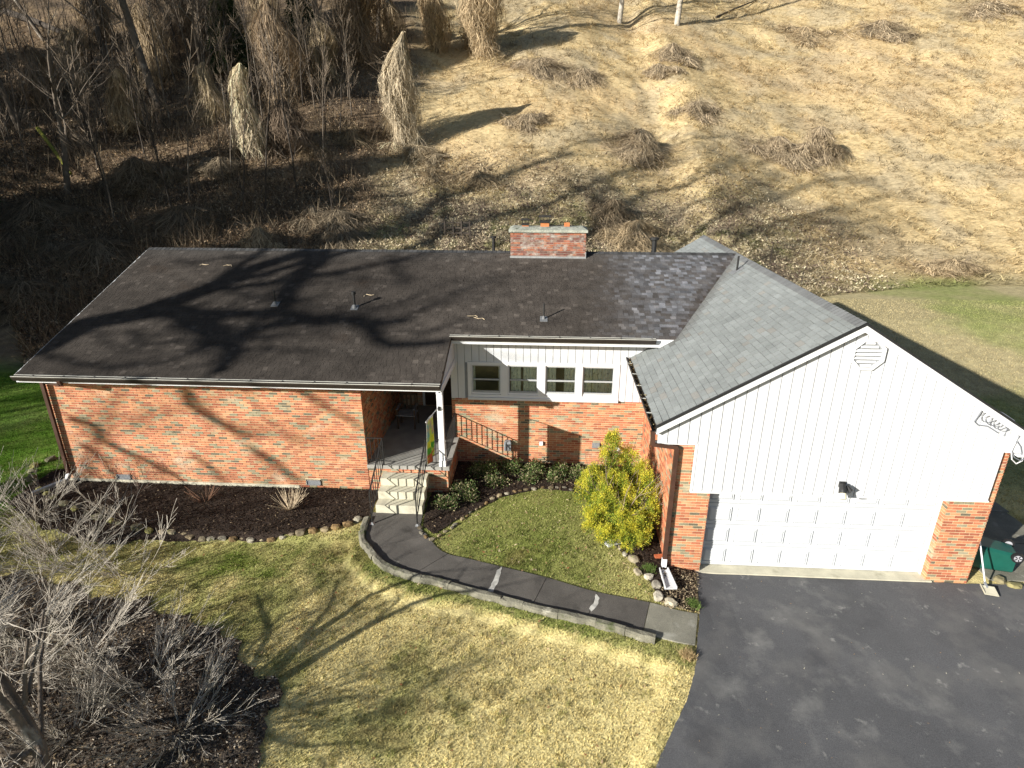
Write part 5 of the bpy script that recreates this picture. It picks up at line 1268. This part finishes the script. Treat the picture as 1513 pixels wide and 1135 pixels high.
vines('vine_covered_snag', 'tall snag under bright tan hanging vines behind the left roof ridge', 372, 228, 98, rb=.80, rt=.06, p_=.26, n=2000, col=BRT, cat='snag')
vines('vine_covered_snag', 'vine covered snag with a shaggy pale top in the wood at the left', 190, 195, 104, rb=.85, rt=.08, p_=.34, n=1800, col=TAN, cat='snag')
vines('vine_covered_snag', 'pointed vine covered snag standing alone at the edge of the open hill', 598, 215, 52, rb=1.35, rt=.12, p_=.62, n=3800, col=(.46, .39, .28), cat='snag')
vines('vine_covered_snag', 'vine covered trunk at the top, left one of the pair left of the long shadows', 645, 78, -40, rb=.55, rt=.5, p_=.5, n=2200, col=TAN, cat='snag')
vines('vine_covered_snag', 'broad shaggy vine covered trunk at the top, right one of the pair', 712, 82, -40, rb=1.1, rt=.85, p_=.5, n=3800, col=TAN, cat='snag')
vines('vine_covered_snag', 'brown curtain of hanging vines in front of the dark cedar', 422, 150, 6, rb=1.6, rt=.15, p_=.6, n=3600, col=(.30, .23, .155), cat='snag', sl=(.5, 1.6))
vines('vine_covered_snag', 'brown vine curtain between the straight trunks at the top', 530, 86, -30, rb=1.3, rt=1.0, p_=.5, n=2800, col=(.27, .20, .13), cat='snag', sl=(.5, 1.6))
vines('vine_covered_snag', 'thin vine curtain among the saplings at the top left', 290, 70, -20, rb=1.6, rt=1.2, p_=.5, n=2400, col=(.29, .22, .15), cat='snag', sl=(.5, 1.6))
for k, (px, py, top, rb_, c_, lab) in enumerate(((232, 120, 10, .9, (.33, .26, .17), 'ragged brown vine curtain right of the leaning dark trunk'), (120, 130, 40, .7, (.30, .24, .16), 'ragged vine draped stub below the long dark log'), (340, 60, -30, 1.0, (.30, .235, .15), 'vine curtain left of the thick trunk at the top'), (395, 70, -20, .9, (.36, .29, .19), 'tan vine curtain right of the thick trunk at the top'), (475, 120, 30, .8, (.36, .29, .19), 'slim tan vine curtain left of the straight grey trunk'), (575, 60, -10, .9, (.34, .27, .18), 'tan vine curtain behind the pointed snag'), (60, 150, 70, .8, (.26, .20, .14), 'brown vine draped stub near the left edge'), (315, 175, 95, .6, (.40, .33, .22), 'thin pale vine streamer left of the bright draped snag'), (150, 60, -20, 1.0, (.28, .22, .15), 'vine curtain among trunks near the top left'))):
    vines('vine_covered_snag', lab, px, py, top, rb=rb_*1.3, rt=.1, p_=.35, n=1400, col=c_, cat='snag', sl=(.6, 2.0))
vines('vine_covered_snag', 'low brown vine tangle right of the bright draped snag', 428, 225, 150, rb=1.4, rt=.3, p_=.8, n=2000, col=DRK, cat='snag')
for px, py, h, rb, n_, c_, lab in ((385, 362, 1.3, .75, 1000, BRT, 'small bright vine mound just behind the left part of the roof ridge'),
    (945, 222, 2.0, 2.1, 2400, GRY, 'wide grey vine mound on the open hill above the chimney'), (1148, 228, 1.8, 1.7, 2000, GRY, 'rounded grey vine mound, left one of the two in the middle of the hill'), (1207, 236, 3.2, 1.5, 2400, GRY, 'peaked grey vine mound, right one of the two in the middle of the hill'),
    (905, 325, 1.7, 1.2, 1800, DRK, 'dark vine mound behind the ridge, right of the chimney'), (942, 350, 1.3, 1.7, 2200, TAN, 'tan vine mound close behind the ridge, right of the chimney'), (1404, 402, 1.0, 1.25, 1800, TAN, 'small shaggy mound at the top edge of the back lawn'),
    (993, 84, 1.6, 1.8, 1200, GRY, 'grey mound below the two pale trunks'), (1300, 50, 1.7, 2.6, 1400, GRY, 'dark wide mound near the top right of the hill'), (1188, 54, 1.1, 2.4, 1000, TAN, 'flat tan mound at the top, left of the dark wide one'),
    (800, 106, 1.4, 2.4, 1300, GRY, 'low grey mound right of the broad shaggy trunk'), (862, 118, 1.1, 1.6, 900, GRY, 'small grey mound beside the low one right of the shaggy trunk'), (972, 112, 1.3, 1.2, 900, GRY, 'small dark mound below the left pale trunk'),
    (1030, 166, 1.1, 1.5, 900, GRY, 'small mound in the middle of the open hill'), (782, 182, .9, 1.3, 900, GRY, 'faint grey mound right of the pointed snag'), (705, 268, 1.0, 1.3, 1100, TAN, 'small tan mound left of the chimney, high above the ridge'),
    (615, 235, 1.2, 1.4, 1500, (.46, .39, .28), 'vine heap spilling from the foot of the pointed snag'), (640, 262, .8, 1.0, 900, TAN, 'low vine heap downhill from the pointed snag'), (1455, 18, 1.3, 2.6, 900, GRY, 'mound at the top right corner of the hill'),
    (520, 205, .8, 1.3, 900, TAN, 'small leafy hummock at the edge of the wood shade'), (460, 225, .9, .7, 800, TAN, 'small stump shaped hummock left of the leafy hummock'), (330, 255, 1.3, 1.0, 1200, GRY, 'round shaded vine heap below the bright draped snag'), (205, 270, 2.0, 1.6, 2000, DRK, 'large dark vine heap below the pale topped snag'),
    (270, 330, 1.3, 2.2, 1800, DRK, 'dark low thicket just behind the left end of the ridge'), (60, 330, 1.8, 2.6, 2200, DRK, 'dark thicket at the left edge behind the green lawn'), (150, 380, 1.3, 2.2, 1800, DRK, 'dark thicket right behind the left lawn'), (40, 440, 1.1, 1.8, 1600, DRK, 'dark bush line at the far edge of the left lawn'), (500, 330, 1.0, 2.0, 1600, GRY, 'shaded vine mound behind the middle of the ridge')):
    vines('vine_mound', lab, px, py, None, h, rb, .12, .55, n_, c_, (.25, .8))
# fallen and leaning logs
def log(pts, r, label, m='bark_dark', lift_=.2):
    W_ = [at(*p)+Vector((0, 0, lift_+k*.0)) for k, p in enumerate(pts)]; t = thing('fallen_log', label, 'log', tuple(W_[0]))
    MB().tube([tuple(p) for p in W_], list(np.linspace(r, r*.6, len(W_))), 8).build('log', m, t); return t
log([(14, 36), (60, 52), (120, 78)], .30, 'long dark log lying in the wood near the top left corner', lift_=1.0)
log([(60, 205), (82, 235), (108, 272)], .14, 'yellow green mossy log in the dark wood at the left', 'log_moss', .6)
log([(395, 205), (412, 235)], .12, 'short pale broken log right of the bright draped snag', 'bark_pale', .3)
log([(1058, 27), (1085, 15), (1118, 2)], .12, 'thin dark fallen branch at the top of the hill', 'bark_dark', .1)
# wooden rack standing behind the ridge
p = at(676, 352); t = thing('wooden_rack', 'low dark wooden rack half hidden behind the roof ridge', 'rack', tuple(p)); t.location.z -= .0
for k in range(3):
    z = .25+k*.3; MB().box(p.x-.8, p.x+.8, p.y-.03, p.y+.03, p.z+z, p.z+z+.07).build('rail', 'bark_dark', t)
for k in range(4): MB().box(p.x-.78+k*.5, p.x-.70+k*.5, p.y-.08, p.y-.031, p.z-.3, p.z+1.0).build('post', 'bark_dark', t)
for (px, py, h, lab) in ((1137, 392, 1.3, 'thin dark stake behind the garage, left of the other'), (1183, 425, .9, 'short dark stake behind the garage, by the back lawn')):
    p = at(px, py); t = thing('stake', lab, 'stake', tuple(p)); MB().tube([tuple(p-Vector((0, 0, .2))), tuple(p+Vector((.02, 0, h)))], [.025, .02], 6).build('pole', 'bark_dark', t)

# ------------------------------------------------------------------ front garden plants
# small bare tree at the lower left: trunk just below the frame, pale spreading crown
tb = Vector((-2.25, -8.15, 0)); tb.z = g1(tb.x, tb.y); rr = random.Random(9); L_ = []
def lift2(px, py, dep=0):
    q = at(px, py); hs = Vector((SUN.x, SUN.y, 0)).normalized(); k = (tb-q).dot(hs)/SUN.dot(hs)+dep; return q+SUN*k
P0 = [tb-Vector((0, 0, .3)), tb+Vector((0, 0, .15)), lift2(320, 1085), lift2(372, 1032)]
L_.append((0, [tuple(p) for p in P0], [.15, .135, .12, .11]))
ST = [([(372, 1032), (405, 995), (440, 963), (480, 930), (515, 905), (548, 880), (600, 862), (640, 848)], .092, .035), ([(374, 1034), (425, 1003), (480, 965), (530, 938), (575, 912), (610, 893), (660, 880), (720, 872)], .088, .032), ([(440, 963), (470, 920), (490, 893), (500, 860)], .035, .02), ([(480, 965), (560, 915), (590, 885)], .035, .02), ([(372, 1032), (420, 1045), (480, 1060)], .03, .015), ([(320, 1085), (400, 940), (380, 880)], .04, .02)]
for pts, ra, rb in ST:
    W_ = [lift2(*p, dep=.10*i_*(1 if ra > .068 else -1)) for i_, p in enumerate(pts)]; rs = list(np.linspace(ra, rb, len(W_))); L_.append((1, [tuple(p) for p in W_], rs))
    for i_ in range(1, len(W_)):
        for q in range(0 if i_ < len(W_)-2 else 1):
            a = rr.uniform(0, 6.28); grow(L_, W_[i_], Vector((math.cos(a)*1.0-.25, math.sin(a)*1.0+.1, rr.uniform(.1, .9))), rr.uniform(.8, 1.7), rs[i_]*.42, 3, 5, rr, (2, 4), .7, .6, .22, .01, .4, 5, .0026, .56)
for k in range(9):
    a = 2.35+k*.27; grow(L_, P0[-1].lerp(P0[1], rr.uniform(0, .5)), Vector((math.cos(a), math.sin(a), rr.uniform(.1, .6))), rr.uniform(1.4, 2.3), .040, 1, 5, rr, (4, 6), .7, .64, .24, .012, .4, 5, .0019, .5)
tree_obj(L_, 'small_bare_tree', 'small spreading bare tree with pale twigs over the brown bed at the lower left', 'tree', tuple(tb), ('bark', 'bark_pale'))
def twig_bush(name, label, loc, nst, H, spreadv, r, seed, m='bark_pale', lvl=2, kids=(2, 4), lo=(.35, 1)):
    rr = random.Random(seed); out = []; b = Vector((loc[0], loc[1], g1(loc[0], loc[1])))
    for k in range(nst):
        a = rr.uniform(0, 2*math.pi); s_ = rr.uniform(*lo)*spreadv
        grow(out, b+Vector((math.cos(a)*.07, math.sin(a)*.07, 0)), Vector((math.cos(a)*s_, math.sin(a)*s_, 1)), H*rr.uniform(.6, 1), r, 3-lvl+1, 4-0 if lvl == 2 else 3, rr, kids, .45, .5, .10, .03, .4, 4, .0035, .6)
    t = thing(name, label, 'shrub', tuple(b)); V, F_ = tubes([(P_, R_) for _, P_, R_ in out], 3); mk('stems', V, F_, m, t, kind='stuff'); return t
twig_bush('bare_shrub', 'large pale twiggy shrub at the left corner of the house', (-9.1, -2.0), 16, 1.3, 1.1, .016, 1, lvl=2)
twig_bush('bare_shrub', 'pale twiggy shrub in the bed between the left corner and the foundation vent', (-6.7, -2.7), 15, 1.3, 1.1, .014, 2, lvl=2)
twig_bush('bare_shrub', 'bare twiggy shrub on the lawn side below the left stone edging', (-7.6, -3.6), 13, 1.4, 1.2, .015, 3, lvl=2)
twig_bush('bare_shrub', 'fine grey twiggy shrub at the left edge of the picture', (-9.8, -3.4), 14, 1.3, 1.2, .015, 4, lvl=2)
for k, (x_, y_, lab) in enumerate(((-8.6, -2.9, 'pale twiggy shrub below the downspout boot'), (-7.9, -1.6, 'pale twiggy shrub just in front of the downspout boot'), (-6.0, -3.1, 'pale twiggy shrub below the left stones of the wall bed'), (-8.4, -4.3, 'pale twiggy shrub above the left end of the brown bed'), (-5.6, -1.6, 'thin pale twigs in the left part of the wall bed'), (-4.2, -3.4, 'thin pale twigs on the green part of the lawn'))):
    twig_bush('bare_shrub', lab, (x_, y_), 22 if k < 4 else 9, 1.1, 2.3, .0055, 40+k, lvl=2, kids=(3, 5))
for k, (x_, y_, lab) in enumerate(((-5.6, -4.6, 'added pale crown twigs at the upper rim of the brown bed'), (-3.9, -5.3, 'added pale crown twigs in the upper middle of the brown bed'), (-2.3, -5.9, 'added pale crown twigs near the right rim of the brown bed'), (-4.7, -6.1, 'added pale crown twigs left in the middle of the brown bed'), (-1.3, -6.7, 'added pale crown twigs at the lower right of the brown bed'), (-3.0, -6.9, 'added pale crown twigs directly above the small tree trunk'), (-6.6, -5.4, 'added pale crown twigs at the left edge of the brown bed'), (-5.0, -3.2, 'sparse pale twigs on the lawn above the brown bed'))):
    twig_bush('bare_shrub', lab, (x_, y_), 26 if k < 7 else 9, 1.05, 2.6, .0055, 20+k, lvl=2, kids=(3, 5))  # added low twigs standing in for the tree's crown, shadows kept on the bed
MT['twig_red'] = mat('reddish_twig', (.26, .14, .085), .9, .3, 4, .2, 40); MT['twig_tan'] = mat('tan_twig', (.50, .40, .27), .9, .3, 4, .2, 40)
p = at(303, 742); twig_bush('bare_shrub', 'low reddish twiggy shrub in the wall bed, left of the tan spray', (p.x, p.y), 26, .62, 1.3, .005, 5, 'twig_red', lvl=1, kids=(0, 1))
p = at(430, 752); t = twig_bush('bare_shrub', 'fan of straight tan stems in the wall bed below the right vent', (p.x, p.y), 85, .62, 1.5, .0055, 6, 'twig_tan', lvl=0, kids=(0, 0), lo=(.1, 1))
def leaf_ball(t, cx, cy, cz, rx, ry, rz_, n, pal, pr, size, name='leaves', shell=.55, m='leaf', seed=0, upb=.2, lw=.45):
    rg = np.random.default_rng(seed); u_ = rg.normal(size=(n, 3)); u_ /= np.linalg.norm(u_, axis=1)[:, None]; u_[:, 2] = np.where(u_[:, 2] < -.5, -u_[:, 2], u_[:, 2])
    rad = rg.uniform(shell, 1.05, n)*(1+.18*np.sin(5*u_[:, 0]+seed)+.15*np.sin(7*u_[:, 1]+2*seed)+.1*np.sin(9*u_[:, 2]))
    P = np.stack([cx+u_[:, 0]*rx*rad, cy+u_[:, 1]*ry*rad, cz+u_[:, 2]*rz_*rad], 1)
    D = u_+rg.normal(0, .55, (n, 3))+np.array([0, 0, upb]); D = D/np.linalg.norm(D, axis=1)[:, None]*rg.uniform(*size, n)[:, None]
    w_ = np.cross(D, rg.normal(size=(n, 3))); w_ = w_/np.linalg.norm(w_, axis=1)[:, None]*rg.uniform(*size, n)[:, None]*lw
    c = np.array(pal)[rg.choice(len(pal), n, p=pr)]*rg.uniform(.75, 1.3, n)[:, None]
    V = np.stack([P, P+D*.45+w_*.6, P+D, P+D*.45-w_*.6], 1).reshape(-1, 3)
    return mk(name, V, np.arange(len(V)).reshape(-1, 4), m, t, cols=np.repeat(c, 4, 0), kind='stuff')
# golden cypress
cy = thing('golden_cypress', 'bushy golden yellow cypress in the corner between the brick walls', 'shrub', (6.55, -1.05, g1(6.55, -1.05)))
YEL = [(.66, .58, .06), (.52, .50, .06), (.28, .34, .035), (.10, .16, .025), (.40, .26, .08)]
z0 = g1(6.55, -1.05); lobes = [(6.18, -.62, 1.25, .30, 1.05), (6.62, -.55, 1.0, .33, .85), (5.78, -.98, .82, .30, .72), (6.05, -1.35, .62, .38, .62), (6.35, -1.75, .42, .36, .5), (6.75, -1.85, .38, .32, .45), (7.0, -1.15, .72, .26, .80), (6.95, -.70, .85, .25, .72), (7.02, -1.6, .50, .25, .60), (6.45, -1.15, .72, .36, .7), (6.2, -.95, .7, .36, .7), (6.65, -1.35, .5, .34, .5), (5.85, -1.3, .42, .3, .4), (5.62, -.75, .62, .28, .5), (5.75, -1.55, .25, .28, .3), (6.1, -1.95, .22, .28, .3), (6.55, -2.05, .26, .28, .3)]
rl = random.Random(44); AV = []
for k, (x, y, zc, r, hz) in enumerate(lobes):
    leaf_ball(cy, x, y, z0+zc-.03, r*.7, r*.7, hz*.85, int(2600*r*hz/.25), YEL, [.02, .08, .34, .54, .02], (.03, .07), 'foliage', .3, 'leaf', 100+k, .6, .25)
    for q in range(int(11+22*r*hz/.15*.5)):
        a = rl.uniform(0, 6.28); e = rl.uniform(-.5, 1.45); dx, dy, dz = math.cos(a)*math.cos(e), math.sin(a)*math.cos(e), math.sin(e)
        rs = rl.uniform(.07, .14); yl = rl.random() < .6
        leaf_ball(cy, x+dx*r*.82, y+dy*r*.82, z0+zc+dz*hz*.85, rs, rs, rs*1.7, 210, YEL, ([.50, .32, .13, .02, .03] if yl else [.10, .24, .40, .24, .02]), (.022, .055), 'foliage_spray', .35, 'leaf', 1000+k*50+q, .9, .25)
out = []; rr = random.Random(4)
for k in range(9): a = k*.7; grow(out, Vector((6.5, -1.2, z0)), Vector((math.cos(a)*.6, math.sin(a)*.6, 1)), 1.1, .03, 2, 4, rr, (2, 4), .5, .6, .12, .03)
V, F_ = tubes([(P_, R_) for _, P_, R_ in out], 4); mk('branches', V, F_, 'twig', cy, kind='stuff')
GRN = [(.065, .115, .03), (.10, .155, .04), (.17, .21, .07), (.34, .29, .17), (.035, .06, .02)]
SH = [((2.95, .95), .55, .55, 'leafy green shrub below the shadow of the porch rail'), ((3.65, 1.25), .5, .45, 'green shrub by the grey meter box'), ((4.35, 1.2), .5, .40, 'pale leaved shrub below the outlet on the recessed wall'), ((5.05, 1.2), .5, .38, 'dark shrub in the block of shade under the windows'), ((5.6, 1.05), .48, .36, 'leafy shrub left of the golden cypress'), ((3.3, .55), .42, .25, 'low creeper in front of the shrub by the meter box'), ((2.5, .1), .45, .35, 'shaded creeper along the side of the porch'), ((2.15, -.55), .45, .32, 'creeper beside the steps'), ((2.7, -.25), .35, .22, 'low leafy clump on the mulch between steps and stones'), ((4.2, .75), .4, .22, 'low pale ground cover in front of the window bed'), ((4.9, .8), .36, .2, 'low brown leaved clump near the stone curve')]
for k, ((x, y), r, h, lab) in enumerate(SH):
    h *= .55; r *= .8
    t = thing('leafy_shrub', lab, 'shrub', (x, y, g1(x, y))); z = g1(x, y)
    leaf_ball(t, x, y, z+h*.35, r, r*.85, h, int(1900*r*r/.25), GRN, [.20, .24, .22, .26, .08] if k < 5 else [.2, .2, .14, .34, .12], (.03, .075), 'leaves', .35, 'leaf', 200+k, .3, .5)
    out = []; rr = random.Random(k)
    for q in range(6): a = rr.uniform(0, 6.3); grow(out, Vector((x, y, z)), Vector((math.cos(a), math.sin(a), 1)), h*.9, .010, 3, 4, rr, (1, 3), .6, .6, .2, .03)
    V, F_ = tubes([(P_, R_) for _, P_, R_ in out], 3); mk('stems', V, F_, 'twig', t, kind='stuff')
# weeds at the drive edge and tufts by the edging
for (px, py, n_, lab) in ((1023, 897, 500, 'bright green weed tuft at the corner of walk and driveway'), (958, 846, 400, 'green weed tuft among the pale rocks'), (1015, 975, 350, 'dead grass tuft at the end of the stone kerb')):
    p = at(px, py); t = thing('weed_tuft', lab, 'weed', tuple(p)); n = n_; a = unit_h(n); P = np.array(p)+np.random.default_rng(px).normal(0, .06, (n, 3))*np.array([1, 1, .0]); P[:, 2] = p.z+.01
    c = np.array([.13, .19, .05] if px != 1015 else [.45, .34, .18])*rnd(n, .7, 1.4)[:, None]
    tri_mesh('blades', P, a*rnd(n, .03, .10)[:, None]+np.array([0, 0, .09]), unit_h(n)*.009, c, 'blade', t, kind='stuff')
# twigs lying on the roof and bits on the drive
for k, (px, py) in enumerate(((302, 392), (338, 393), (545, 437), (699, 468), (708, 472))):
    q = roofpt(px, py)+Vector((0, 0, .02)); rr = random.Random(k); t = thing('fallen_twig', ['pale twig on the upper left roof', 'second pale twig on the upper left roof, to the right of the first', 'small curved twig beside the capped roof pipe', 'forked pale twig on the roof above the white porch gable', 'short twig end beside the forked one on the roof'][k], 'twig', tuple(q))
    P = [q+Vector((i_*.07-.14+rr.uniform(-.02, .02), (i_*.07-.14)*rr.uniform(-.5, .5), 0)) for i_ in range(5)]; P = [Vector((p.x, p.y, zf(p.y)+.022)) for p in P]
    MB().tube([tuple(p) for p in P], .010, 5).build('twig', 'twig_tan', t)
x = rnd(160, 7, 15); y = rnd(160, -8, -2.6); k = inpoly(x, y, drive_poly); x, y = x[k], y[k]; n = len(x)
tag(tri_mesh('leaf_scraps', np.stack([x, y, G(x, y)+.026], 1), unit_h(n)*rnd(n, .015, .05)[:, None]+np.array([0, 0, .006]), unit_h(n)*.009, np.array([(.5, .46, .36), (.3, .2, .12)])[RNG.integers(0, 2, n)], 'litter', kind='stuff'), 'tiny pale leaf scraps scattered over the asphalt', 'leaves')
